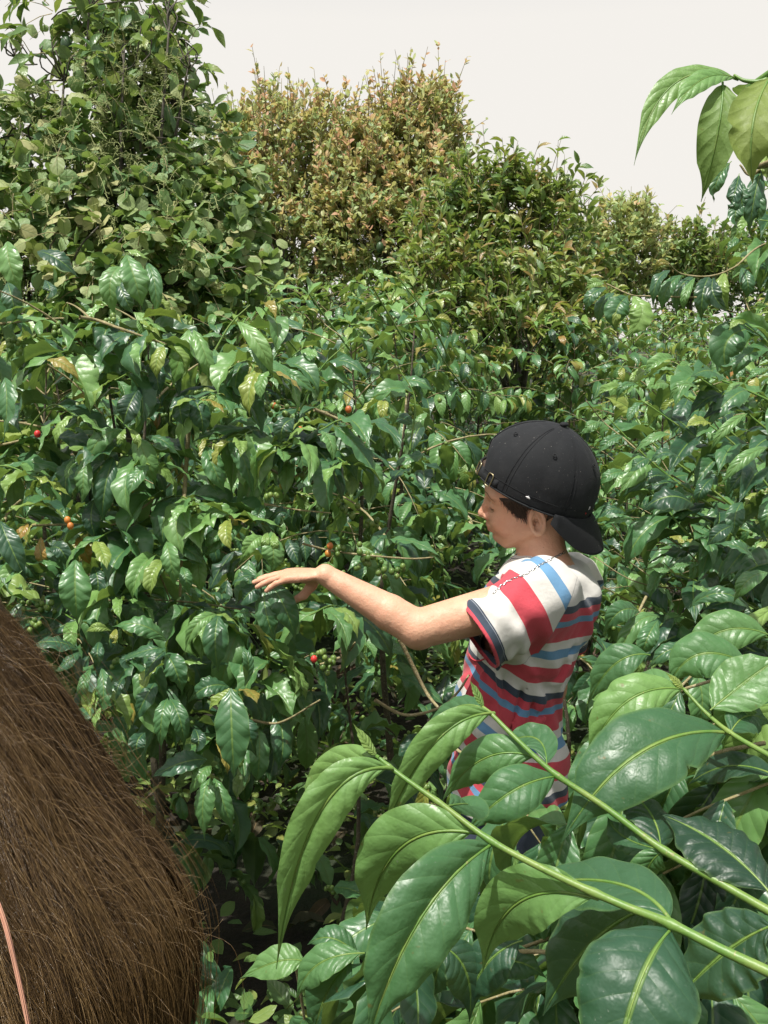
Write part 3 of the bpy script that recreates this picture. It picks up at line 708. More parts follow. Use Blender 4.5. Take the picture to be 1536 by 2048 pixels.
# ---------------- baseball cap worn backwards
cF, cL, cU = frame(5, -22, 11)
CC = P(1068, 977, 1.908)
cap = empty('cap', tuple(CC), None); cap.parent = boy; cap.location = tuple(CC - wloc(boy))
def CPt(phi, zf, off=0.0):
    """point on the crown at angle phi (0 = over the forehead) and height fraction zf"""
    a, b, h = 0.116 + off, 0.093 + off, 0.134 + off
    z = np.clip(zf, -0.2, 1); r = np.where(z > 0, (1 - np.clip(z, 0, 1) ** 2.25) ** 0.52, 1 + 0.05 * np.minimum(z, 0))
    back = 0.5 - 0.5 * np.cos(phi)
    r = r * (1 + 0.03 * back * np.sin(np.clip(z, 0, 1) * np.pi)) + 0.035 * (1 - back) * np.sin(np.clip(z, 0, 1) * np.pi)
    sea = np.abs(((phi / (np.pi / 3)) + 0.5) % 1 - 0.5) * (np.pi / 3)
    r = r - 0.007 * np.exp(-(sea / 0.022) ** 2) * (z < 0.97) + 0.010 * np.sin(np.pi * np.clip(sea / 0.52, 0, 1)) * (z > 0)
    dent = 0.010 * np.sin(phi * 3 + zf * 5) * np.sin(zf * 4) + 0.008 * np.sin(phi * 5 + 1.3 + zf * 9) * (zf > 0.15) * (1 - zf)
    r = r + dent * 0.8
    p = CC + (a * np.cos(phi) * r)[..., None] * cF + (b * np.sin(phi) * r)[..., None] * cL + (h * z)[..., None] * cU
    return p
nphi, nzv = 240, 46
ph = np.linspace(0, 2 * np.pi, nphi, endpoint=False); pw = (ph + np.pi) % (2 * np.pi) - np.pi
zb = np.where(np.abs(pw) < R_(27), -0.06 + 0.50 * np.sqrt(np.clip(1 - (pw / R_(27)) ** 2, 0, 1)), -0.06)
zz = np.linspace(0, 1, nzv); zz = 1 - (1 - zz) ** 1.7
ZF = zb[None] + (1 - zb[None]) * zz[:, None]; ZF = np.minimum(ZF, 0.9995)
V = CPt(np.broadcast_to(ph, ZF.shape), ZF).reshape(-1, 3)
i = np.arange(nphi * nzv).reshape(nzv, nphi); j = np.roll(i, -1, 1)
F = np.stack([i[:-1], j[:-1], j[1:], i[1:]], -1).reshape(-1, 4)
crown = mesh_np('crown', V, F[:, ::-1], M['cap'], cap); so = crown.modifiers.new('t', 'SOLIDIFY'); so.thickness = 0.003; so.offset = 1
# sweat band edge and panel stitching
tb = Tubes()
for k in range(6):
    for dlt in (-0.035, 0.035):
        if k == 0: z0 = 0.46
        else: z0 = 0.0
        zz_ = np.linspace(z0, 0.96, 30); tb.add(CPt(np.full(30, k * np.pi / 3 + dlt * 1.0), zz_, 0.0004), 0.0005, 4)
pe = np.linspace(R_(28), 2 * np.pi - R_(28), 120)
tb.add(CPt(pe, np.full(120, 0.10), 0.0004), 0.0005, 4); tb.add(CPt(pe, np.full(120, -0.05), 0.002), 0.0018, 6)
tb.build('stitching', M['cap'], cap)
v, f = sphere_np(CC + cU * 0.1375, 0.0085, 14, 8, (1, 1, 0.6)); mesh_np('button', v, f, M['cap'], cap)
for k in range(6):
    a = (k + 0.5) * np.pi / 3; c = CPt(np.array([a]), np.array([0.70]), 0.0035)[0]; c2 = CPt(np.array([a + 0.03]), np.array([0.70]), 0.0035)[0]; c3 = CPt(np.array([a]), np.array([0.74]), 0.0035)[0]
    e1, e2 = nz(c2 - c), nz(c3 - c); th = np.linspace(0, 2 * np.pi, 15)
    r = Tubes(); r.add([c + 0.0030 * (math.cos(t) * e1 + math.sin(t) * e2) for t in th], 0.0011, 5, cap=False); r.build('eyelet', M['cap'], cap)
# strap and buckle
ps = np.linspace(-R_(50), R_(50), 40)
def strap_pt(phi, z, off): return CPt(phi, z, off) 
lo_ = CPt(ps, np.full(40, -0.05), 0.0045); hi_ = CPt(ps, np.full(40, 0.10), 0.0045)
ci = CC + 0 * lo_
lo_[:, :] = CC + (0.1155 * np.cos(ps))[:, None] * cF + (0.0955 * np.sin(ps))[:, None] * cL - 0.007 * cU
hi_[:, :] = lo_ + 0.019 * cU - 0.002 * cF
V = np.concatenate([lo_, hi_]); i = np.arange(39); F = np.stack([i, i + 1, i + 41, i + 40], 1)
s = mesh_np('strap', V, F, M['cap'], cap); so = s.modifiers.new('t', 'SOLIDIFY'); so.thickness = 0.003; so.offset = 0
def ring_rect(c, e1, e2, a, b, r, name, mat, parent):
    th = np.linspace(0, 2 * np.pi, 29); t = Tubes()
    pts = [c + a * np.sign(math.cos(x)) * abs(math.cos(x)) ** 0.4 * e1 + b * np.sign(math.sin(x)) * abs(math.sin(x)) ** 0.4 * e2 for x in th]
    t.add(pts, r, 6, cap=False); return t.build(name, mat, parent)
kb = 35; cb = (lo_[kb] + hi_[kb]) / 2; e1 = nz(lo_[kb + 1] - lo_[kb]); nrm = nz(np.cross(e1, cU)); nrm = nrm * (1 if nrm @ (cb - CC) > 0 else -1)
ring_rect(cb + nrm * 0.003, e1, cU, 0.0065, 0.0125, 0.0012, 'buckle', M['brass'], cap)
kb = 24; cb = (lo_[kb] + hi_[kb]) / 2; e1 = nz(lo_[kb + 1] - lo_[kb]); nrm = nz(cb - CC)
ring_rect(cb + nrm * 0.002, e1, cU, 0.008, 0.0115, 0.002, 'clasp', M['brass'], cap)
# bill, hanging over the nape
ns, ntt = 41, 22
S_, T_ = np.meshgrid(np.linspace(-1, 1, ns), np.linspace(0, 1, ntt), indexing='ij')
phb = np.pi + S_ * R_(68); base = CPt(phb, np.full(S_.shape, -0.02), 0.0025)
be = R_(47); D = -cF * math.cos(be) - cU * math.sin(be)
Lb = 0.074 * np.sqrt(np.clip(1 - 0.55 * np.abs(S_) ** 3.2, 0, 1)) * (1 - np.abs(S_) ** 7)
V = base + (T_ * Lb)[..., None] * D + (0.010 * np.sin(T_ * np.pi / 2) * S_)[..., None] * cL * -0.2 - (0.020 * (S_ ** 2) * T_)[..., None] * cU + (0.006 * np.sin(T_ * np.pi))[..., None] * cU
i = np.arange(ns * ntt).reshape(ns, ntt); F = np.stack([i[:-1, :-1], i[1:, :-1], i[1:, 1:], i[:-1, 1:]], -1).reshape(-1, 4)
bl = mesh_np('bill', V.reshape(-1, 3), F, M['cap'], cap); so = bl.modifiers.new('t', 'SOLIDIFY'); so.thickness = 0.004; so.offset = 0
tb = Tubes()
for t in (0.12, 0.26, 0.40, 0.54, 0.68, 0.82):
    k = int(t * (ntt - 1)); tb.add(V[2:-2, k] + 0.0021 * nz(cU - cF * 0.7), 0.00035, 4)
tb.build('bill_stitching', M['cap'], cap)
# small white embroidered mark above the ear and tiny one at the rear
def mark(phi, z, s, name, mat, shape):
    c = CPt(np.array([phi]), np.array([z]), 0.0036)[0]; a = nz(CPt(np.array([phi + 0.02]), np.array([z]), 0.0036)[0] - c); b = nz(CPt(np.array([phi]), np.array([z + 0.03]), 0.0036)[0] - c)
    t = Tubes()
    for pts, r in shape: t.add([c + s * (x * a + y * b) for x, y in pts], np.array(r) * s, 5)
    t.build(name, mat, cap)
mark(R_(83), 0.075, 0.001, 'embroidered_mark', M['white_thread'], [([(-4.5, 0.3), (-1.5, 0.6), (1.5, 0), (4.5, -1)], [0.6, 1.6, 1.9, 0.7]), ([(-1.5, 0.5), (0, 2.6), (1.2, 0)], [0.8, 1.2, 0.6]), ([(0, -0.5), (-1, -2.2)], [1, 0.5])])
mark(R_(148), 0.16, 0.001, 'embroidered_mark', M['white_thread'], [([(-1, 4), (1, 1), (-1, -3)], [0.8, 1.2, 0.6])])
mark(R_(146), 0.08, 0.001, 'embroidered_mark', M['red_thread'], [([(-1, 2), (1, 0), (0, -2)], [0.7, 1.0, 0.6])])
# ---------------- silver chain
def comb_sdf(p): return np.minimum(shirt_sdf(p), body_sdf(p))
ch = Tubes()
def chain(pix, d0=1.7, n=30):
    pc = curve(pix, n)
    pts = np.array([shirt_ray(x, y, d0, 2.05, comb_sdf) for x, y in pc]) - FW * 0.0016
    L_ = np.concatenate([[0], np.cumsum(np.linalg.norm(np.diff(pts, axis=0), axis=1))]); m = int(L_[-1] / 0.0058)
    q = np.stack([np.interp(np.linspace(0, L_[-1], m), L_, pts[:, k]) for k in range(3)], 1)
    for k in range(m - 1):
        c = (q[k] + q[k + 1]) / 2; e1 = nz(q[k + 1] - q[k]); side = nz(np.cross(e1, FW)); e2 = side if k % 2 == 0 else nz(side * 0.35 - FW)
        th = np.linspace(0, 2 * np.pi, 11); ln = 0.0042 if k % 4 else 0.0052
        ch.add([c + ln * math.cos(t) * e1 + 0.0020 * math.sin(t) * e2 for t in th], 0.0007, 5, cap=False)
chain([(1128, 1105), (1105, 1117), (1084, 1128), (1062, 1141), (1048, 1150), (1025, 1158), (1002, 1172), (986, 1186)])
chain([(1038, 1107), (1026, 1114), (1016, 1124)], 1.75, 12)
ch.build('necklace', M['silver'], boy)

# ================================================================== woman with long brown hair, close to the camera
WC = P(-150, 1800, 0.64)
def wbody(p):
    d = ell(p, WC + [0, 0, 0.0], (0.085, 0.10, 0.115))
    d = smin(d, cone(p, WC + [0.0, 0.0, -0.08], WC + [-0.01, 0.02, -0.20], 0.055, 0.055), 0.03)
    B = WC + np.array([-0.02, 0.02, -0.36])
    d = smin(d, ell(p, B, (0.11, 0.16, 0.17)), 0.04); d = smin(d, ell(p, B + [0, 0, -0.25], (0.12, 0.16, 0.18)), 0.05)
    for s in (1, -1):
        a = B + [0, 0.17 * s, 0.10]; e = a + [-0.02, 0.03 * s, -0.27]; w = e + [-0.14, 0.0, -0.16]
        d = smin(d, cone(p, a, e, 0.045, 0.036), 0.03); d = smin(d, cone(p, e, w, 0.035, 0.024), 0.01)
        d = smin(d, ell(p, w + [-0.05, 0, -0.03], (0.06, 0.025, 0.03)), 0.01)
        h = B + [0, 0.08 * s, -0.32]; k = np.array([h[0] - 0.02, h[1], 0.40]); f = np.array([h[0], h[1], 0.07])
        d = smin(d, cone(p, h, k, 0.085, 0.055), 0.03); d = smin(d, cone(p, k, f, 0.055, 0.036), 0.02)
        d = smin(d, cone(p, f + [0, 0, -0.03], f + [-0.16, 0, -0.04], 0.036, 0.028), 0.02)
    return np.maximum(d, 0.002 - p[:, 2])
woman = empty('person', (WC[0], WC[1], 0.0), 'woman with long loose brown hair close to the camera, only her hair in view', 'person')
v, f = surface(wbody, WC - [0.45, 0.40, 1.35], WC + [0.35, 0.40, 0.2], 0.008)
mesh_np('body', v, f, M['skin'], woman, attrs={'lip': np.zeros(len(v))})
def wcloth(p):
    d = np.maximum(wbody(p) - 0.012, p[:, 2] - (WC[2] - 0.20)); return np.maximum(d, 0.09 - p[:, 2])
v, f = surface(wcloth, WC - [0.45, 0.45, 1.35], WC + [0.35, 0.45, -0.1], 0.009); mesh_np('clothes', v, f, M['blouse'], woman)
HLOW = P(-30, 2420, 0.63)
def whair(p):
    d = ell(p, WC, (0.115, 0.140, 0.150)); d = smin(d, cone(p, P(-330, 1335, 0.63), P(18, 1930, 0.61), 0.100, 0.094), 0.02)
    d = smin(d, cone(p, P(18, 1930, 0.61), P(-40, 2500, 0.63), 0.094, 0.10), 0.02)
    q = p - WC; az = np.arctan2(q[:, 0], -q[:, 1])
    return d + 0.0040 * np.sin(az * 13 + 12 * q[:, 2] + 3 * np.sin(az * 3 + 9 * q[:, 2])) + 0.0022 * np.sin(az * 23 + 9 * q[:, 2] + 2 * np.sin(az * 7 + 20 * q[:, 2])) + 0.0015 * np.sin(az * 51 + 16 * q[:, 2])
v, f = surface(whair, WC - [0.24, 0.22, 0.42], WC + [0.24, 0.2, 0.30], 0.005)
hrv = mesh_np('hair', v, f, M['hair'], woman, attrs={'rnd': 0.15 + np.random.default_rng(2).random(len(v)) * 0.2})
def grad(f, p, e=0.002):
    g = np.stack([f(p + e * np.eye(3)[k]) - f(p - e * np.eye(3)[k]) for k in range(3)], 1); return nz(g)
rg = np.random.default_rng(11)
NC, NS, NP = 900, 15, 22
def hair_strands(NC, NS, length, spread, lift, rad, seed, name, rlo, rhi):
    rg = np.random.default_rng(seed)
    c = []
    while len(c) < NC:
        px, py = rg.uniform(-60, 420), rg.uniform(1200, 2100); d = np.linspace(0.42, 0.75, 80)
        pts = np.array([P(px, py, x) for x in d]); i = np.argmax(whair(pts) < 0)
        if (whair(pts) < 0).any(): c.append(pts[i])
    c = np.array(c)
    root = np.repeat(c, NS, 0) + rg.normal(0, spread, (NC * NS, 3))
    clr = np.repeat(rg.random(NC), NS); wav = np.repeat(rg.uniform(0, 6.28, NC), NS); L = np.repeat(rg.uniform(0.6, 1.3, NC), NS) * length * rg.uniform(0.7, 1.2, NC * NS)
    loft = np.repeat(np.abs(rg.normal(0, 1, NC)), NS) * lift + rg.random(NC * NS) * lift * 0.6
    # knot where locks are gathered
    KN_ = P(180, 1520, 0.5)
    paths = [root]; p = root.copy(); cen = c.copy(); dist = L / (NP - 1)
    drift = np.repeat(rg.normal(0, 0.13, (NC, 3)), NS, 0) + rg.normal(0, 0.035, (NC * NS, 3))
    for k in range(1, NP):
        n = grad(whair, p)
        q = p - WC; down = np.array([0, 0, -1.0]); rightish = np.array([0.75, -0.1, 0])
        t = down[None] * 1.0 + rightish[None] * np.clip(0.95 - (p[:, 0:1] - (-0.32)) * 3.2, 0.12, 1.0) + drift
        t = t + 0.20 * np.sin(wav + k * 0.33)[:, None] * RT
        t = nz(t - n * (t * n).sum(1, keepdims=True)); p = p + t * dist[:, None]
        d = whair(p)[:, None]; tgt = loft[:, None] * (1 + 0.0 * k); p = p - n * (d - tgt) * 0.8
        g = np.repeat(p.reshape(NC, NS, 3).mean(1), NS, 0); p = p + (g - p) * (0.03 + 0.014 * k)
        paths.append(p.copy())
    A = np.stack(paths, 1)
    for _ in range(5): A[:, 1:-1] = 0.5 * A[:, 1:-1] + 0.25 * (A[:, 2:] + A[:, :-2])
                                      # (n, NP, 3)
    T = nz(np.gradient(A, axis=1)); a = nz(np.cross(T, np.array([0.3, 0.9, 0.2]))); b = np.cross(T, a)
    r = rad * np.interp(np.linspace(0, 1, NP), [0, 0.2, 0.8, 1], [0.5, 1, 0.8, 0.25])[None, :, None, None]
    th = np.array([0, 2.094, 4.189])
    V = A[:, :, None] + r * (a[:, :, None] * np.cos(th)[None, None, :, None] + b[:, :, None] * np.sin(th)[None, None, :, None])
    n = NC * NS; i = np.arange(n * NP * 3).reshape(n, NP, 3); j = np.roll(i, -1, 2)
    F = np.stack([i[:, :-1], j[:, :-1], j[:, 1:], i[:, 1:]], -1).reshape(-1, 4)
    rn = np.repeat(rlo + (rhi - rlo) * np.clip(clr ** 1.3 * 0.7 + rg.random(n) * 0.35, 0, 1), NP * 3)
    o = mesh_np(name, V.reshape(-1, 3), F, M['hair'], None, attrs={'rnd': rn}, origin=wloc(woman)); o.location = (0, 0, 0); o.parent = hrv
    return o
hair_strands(1000, 34, 0.26, 0.0045, 0.0045, 0.00014, 3, 'locks', 0.05, 0.72)
hair_strands(900, 1, 0.12, 0.004, 0.014, 0.00014, 4, 'loose_hairs', 0.40, 0.9)
fl = Tubes(); rg = np.random.default_rng(8)
for k in range(230):
    px, py = rg.uniform(-20, 400), rg.uniform(1220, 2060); d = np.linspace(0.42, 0.75, 60)
    if k < 230:                                                # along the outline
        py = rg.uniform(1235, 2040); px = np.interp(py, [1230, 1370, 1530, 1690, 1900, 2048], [0, 95, 205, 305, 370, 365]) - rg.uniform(2, 22)
    pts = np.array([P(px, py, x) for x in d]); w_ = whair(pts) < 0
    if not w_.any(): continue
    a = pts[np.argmax(w_)]; n = grad(whair, a[None])[0]; s1 = rg.normal(0, 1, 3); ln = rg.uniform(0.012, 0.035)
    dr = nz(n * rg.uniform(0.2, 0.8) + np.array([0.45, 0, -0.7]) + s1 * 0.45)
    m1 = a + dr * ln * 0.5 + n * 0.002; e1 = m1 + nz(dr + n * rg.uniform(-0.5, 0.9) + s1 * 0.5 + np.array([0, 0, 0.3])) * ln * 0.5
    fl.add(curve([a, m1, e1], 7), np.linspace(0.00013, 0.00007, 7), 3)
o = fl.build('flyaway_hairs', M['hair'], woman); at = o.data.attributes.new('rnd', 'FLOAT', 'POINT'); at.data.foreach_set('value', np.full(len(o.data.vertices), 0.95, np.float32)); o.parent = hrv
# pinkish cord hanging in front, built as one pale strand bundle of even colour
m, t = newmat('pink_strand'); q = NT(t); q.out(q.principled(Base_Color=(0.50, 0.26, 0.17, 1), Roughness=0.5).outputs[0])
ps = Tubes(); pc = curve([P(-10, 1790, 0.40), P(14, 1860, 0.395), P(38, 1960, 0.39), P(58, 2060, 0.385), P(66, 2120, 0.385)], 20); rg = np.random.default_rng(9)
for k in range(16):
    off = rg.normal(0, 0.00045, 3); ps.add(pc + off + 0.0003 * np.sin(np.linspace(0, 5, 20) + k)[:, None] * RT, 0.00022, 4)
o = ps.build('pale_strand', m, woman); o.parent = hrv
# ================================================================== ground
def ground():
    m, t = newmat('soil'); q = NT(t); o = q.obj()
    a = q.noise(1.3, 5, 0.6, o); b = q.noise(22, 5, 0.7, o)
    c = q.mix(q.rng(b, 0.35, 0.65, 0, 1), (0.011, 0.008, 0.005), (0.032, 0.023, 0.014)); c = q.mix(q.rng(a, 0.45, 0.6, 0, 0.75), c, (0.022, 0.045, 0.014))
    q.out(q.principled(Base_Color=c, Roughness=0.95, Normal=q.bump(b, 0.03, 1.0)).outputs[0])
    g = np.concatenate([-np.geomspace(900, 12, 22), np.linspace(-11, 11, 60), np.geomspace(12, 900, 22)])
    X, Y = np.meshgrid(g, g + 4, indexing='ij'); R = np.hypot(X, Y)
    Z = 0.04 * np.sin(X * 1.3 + 0.4) * np.sin(Y * 1.1) * np.clip(R / 4, 0, 1) + 0.9 * np.sin(X * 0.02) * np.clip((R - 20) / 60, 0, 1) - 0.02
    n = len(g); i = np.arange(n * n).reshape(n, n); F = np.stack([i[:-1, :-1], i[1:, :-1], i[1:, 1:], i[:-1, 1:]], -1).reshape(-1, 4)
    tag(mesh_np('ground', np.stack([X, Y, Z], -1).reshape(-1, 3), F, m), kind='structure')
ground()
def litter():
    m = leaf_mat('dry_leaf', [(0, (0.045, 0.028, 0.014)), (0.6, (0.085, 0.05, 0.025)), (1, (0.04, 0.05, 0.02))], (0.08, 0.055, 0.03), rough=0.8, transl=0.1, veincol=(0.2, 0.13, 0.06))
    rg = np.random.default_rng(31); n = 700; L = Leaves()
    b = np.stack([rg.uniform(-2.5, 2.5, n), rg.uniform(0.3, 5.5, n), rg.uniform(0.02, 0.06, n)], 1); a = rg.uniform(0, 6.28, n)
    L.add(b, np.stack([np.cos(a), np.sin(a), rg.uniform(-0.1, 0.2, n)], 1), np.stack([rg.normal(0, 0.3, n), rg.normal(0, 0.3, n), np.ones(n)], 1), rg.uniform(0.07, 0.14, n), rg.uniform(0.03, 0.055, n), rg.random(n))
    tag(L.build('fallen_leaves', m, None, 'coffee_mid', rg), kind='stuff')
litter()
def ground_cover():
    rg = np.random.default_rng(33); n = 16000; L = Leaves()
    y = rg.uniform(1.7, 7.5, n); x = rg.uniform(-0.45, 0.45, n) * y + rg.normal(0, 0.2, n); k = (np.sin(x * 4) * np.sin(y * 3.1) + rg.random(n)) > 0.35; x, y = x[k], y[k]; n = len(x)
    a = rg.uniform(0, 6.28, n); z = rg.uniform(0.03, 0.28, n) * (0.6 + 0.4 * np.sin(x * 5 + y * 2)); Lf = rg.uniform(0.03, 0.075, n)
    L.add(np.stack([x, y, z], 1), np.stack([np.cos(a), np.sin(a), rg.uniform(-0.3, 0.9, n)], 1), np.stack([rg.normal(0, 0.4, n), rg.normal(0, 0.4, n), np.ones(n)], 1), Lf, Lf * rg.uniform(0.35, 0.6, n), rg.random(n) * 0.9)
    tag(L.build('ground_cover', M['olive'], None, 'oval', rg), kind='stuff')
ground_cover()
# ================================================================== coffee plants
def coffee_build(rng, H, R, lo=0.22, step=0.085, leafL=(0.11, 0.175), node=0.052, sides=6, lean=None, az0=None, dense=1.0, width=0.35):
    """one coffee plant in its own coordinates: trunk tube, branch tubes, leaves"""
    tr, br, lv, fr = Tubes(), Tubes(), Leaves(), []
    lean = np.array(lean if lean is not None else (rng.normal(0, 0.05), rng.normal(0, 0.05), 0.0))
    zs = np.linspace(0, 1, 12); tp = np.stack([lean[0] * zs ** 1.5 + 0.028 * np.sin(zs * 7 + rng.uniform(0, 6)), lean[1] * zs ** 1.5 + 0.028 * np.sin(zs * 6 + rng.uniform(0, 6)), zs * 0.95], 1) * np.array([1, 1, H])
    tr.add(tp, np.linspace(0.015, 0.0022, 12) * (H / 1.9), 8)
    z = lo * H; a = rng.uniform(0, 6.28) if az0 is None else az0
    while z < H * 0.985:
        f = z / H; base = np.array([np.interp(z, tp[:, 2], tp[:, k]) for k in range(3)])
        for s in (0, 1):
            if rng.random() > 0.94 * dense: continue
            az = a + s * math.pi + rng.normal(0, 0.35)
            prof = np.interp(f, [0, 0.25, 0.5, 0.8, 0.95, 1], [0.9, 1.0, 0.97, 0.62, 0.28, 0.12])
            Ln = R * prof * rng.uniform(0.7, 1.12)
            o = np.array([math.cos(az), math.sin(az), 0]); el0 = rng.uniform(0.15, 0.55) + 0.5 * f ** 3; drop = rng.uniform(0.55, 1.15) * (0.45 + Ln)
            s_ = np.linspace(0, 1, 9); ang = el0 - drop * s_ ** 1.2
            stp = Ln / 8; d3 = o[None] * np.cos(ang)[:, None] + np.array([0, 0, 1])[None] * np.sin(ang)[:, None]
            pts = base + np.concatenate([np.zeros((1, 3)), np.cumsum((d3[1:] + d3[:-1]) / 2 * stp, 0)])
            pts = pts + np.cross(o, [0, 0, 1])[None] * (s_ ** 2 * rng.normal(0, 0.12) * Ln)[:, None]
            br.add(pts, np.linspace(0.0042, 0.0014, 9), sides)
            n = max(2, int(Ln * 0.82 / node)); t = np.linspace(0.20, 1.0, n); t = np.clip(t + rng.normal(0, 0.01, n), 0, 1)
            B = np.stack([np.interp(t, s_, pts[:, k]) for k in range(3)], 1); T = nz(np.stack([np.interp(t, s_, d3[:, k]) for k in range(3)], 1))
            side = nz(np.cross(T, [0, 0, 1.0]))
            for sg in (-1, 1):
                kk = rng.random(n) < np.interp(t, [0, 0.3, 1], [0.55, 0.85, 1.0])
                if not kk.any(): continue
                m = kk.sum(); bb, tt, sd_, ts = B[kk], T[kk], side[kk] * sg, t[kk]
                hang = (rng.uniform(-0.35, 0.95, m) * (1.15 - 0.4 * f))[:, None]
                d = nz(sd_ * rng.uniform(0.45, 0.9, m)[:, None] + tt * rng.uniform(0.25, 0.8, m)[:, None] - np.array([0, 0, 1.0]) * hang + rng.normal(0, 0.12, (m, 3)))
                nn = np.array([0, 0, 1.0]) + (0.6 * sd_ + 0.5 * o) * np.maximum(hang, 0) + rng.normal(0, 0.20, (m, 3))
                L = rng.uniform(leafL[0], leafL[1], m) * np.interp(ts, [0, 0.75, 1], [1.0, 1.0, 0.62])
                rn = np.clip(rng.normal(0.36, 0.17, m) + 0.34 * np.clip((ts - 0.7) / 0.3, 0, 1) + 0.24 * f - 0.04, 0.0, 0.95); rn = np.where(rng.random(m) < 0.012, rng.uniform(0.95, 1, m), rn)
                lv.add(bb + d * 0.008, d, nn, L, L * rng.uniform(width * 0.86, width * 1.14, m), rn)
            # young pair at the tip
            m = 3; d = nz(T[-1] + rng.normal(0, 0.35, (m, 3)) - np.array([0, 0, 0.3])); L = rng.uniform(0.045, 0.085, m)
            lv.add(np.repeat(B[-1:], m, 0), d, np.array([0, 0, 1.0]) + rng.normal(0, 0.3, (m, 3)), L, L * 0.36, np.clip(rng.normal(0.80, 0.09, m), 0, 0.99))
            if rng.random() < 0.5 and f < 0.8:
                for k in rng.choice(n, min(n, 4), replace=False):
                    for _ in range(rng.integers(2, 7)): fr.append(B[k] + rng.normal(0, 0.008, 3) + [0, 0, -0.004])
        z += step * rng.uniform(0.8, 1.2); a += math.pi / 2 + rng.normal(0, 0.3)
    m = 9; top = tp[-1]; az = rng.uniform(0, 6.28, m); L = rng.uniform(0.08, 0.15, m)
    lv.add(np.repeat(top[None], m, 0), np.stack([np.cos(az), np.sin(az), rng.uniform(0.0, 0.9, m)], 1), np.stack([-np.cos(az), -np.sin(az), np.ones(m)], 1), L, L * 0.38, np.clip(rng.normal(0.75, 0.1, m), 0, 0.99))
    return tr, br, lv, fr
def shift(t, off):
    t.V = [v + off for v in t.V]
def berries_mesh(name, pts, mat, parent, rng, r=0.0062, det=(7, 5)):
    Vs, Fs, n = [], [], 0; R = []
    for p in pts:
        v, f = sphere_np(p, r * rng.uniform(0.75, 1.15), det[0], det[1], (1, 1, 1.15)); Vs.append(v); Fs.append(f + n); n += len(v); R.append(np.full(len(v), rng.random()))
    return mesh_np(name, np.concatenate(Vs), np.concatenate(Fs), mat, parent, attrs={'rnd': np.concatenate(R)})
# what the crowns of the nearest plants leave open around the people and the path
def canopy(px):
    return np.interp(px, [0, 60, 250, 420, 500, 650, 800, 950, 1100, 1250, 1330, 1420, 1536], [540, 590, 600, 590, 520, 510, 515, 530, 570, 600, 555, 480, 440])
def keep_near(pts):
    px, py, d = proj(pts)
    q_ = np.asarray(pts); g_ = np.sin(q_[:, 0] * 13 + 2.0 * np.sin(q_[:, 2] * 7)) + np.sin(q_[:, 2] * 15 + 1.5 * np.sin(q_[:, 1] * 9 + 1)) + np.sin(q_[:, 1] * 11 + q_[:, 0] * 6)
    ok = ((d > 1.15) | (d < 0.02)) & (g_ > np.where(px < 700, -0.35, -0.75))
    inb = (px > -60) & (px < 1600) & (py > -60) & (py < 2110) & (d > 0)
    z = (px > 880) & (px < 1235) & (py > 815) & (py < 1640) & (d < 2.25); ok &= ~z
    z = (px > 470) & (px < 980) & (py > 1090) & (py < 1330) & (d < 1.95); ok &= ~z
    z = (px > 560) & (px < 980) & (py > 780) & (py < 1120) & (d < 1.95); ok &= ~z
    z = (px < 560) & (d < 1.62); ok &= ~(z & inb)
    z = (px >= 560) & (px < 980) & (py > 1330) & (d < 1.75); ok &= ~(z & inb)
    z = (px > 385) & (px < 650) & (py > 1570) & (py < 1890) & (d < 2.35); ok &= ~z
    z = (px > 1225) & (py > 600) & (d < 1.45); ok &= ~(z & inb)
    z = (py < canopy(px)) & inb & (d < 4.6); ok &= ~z
    z = (px > 880) & (px < 1330) & (py < 850) & (d < 3.6) & inb; ok &= ~z
    return ok
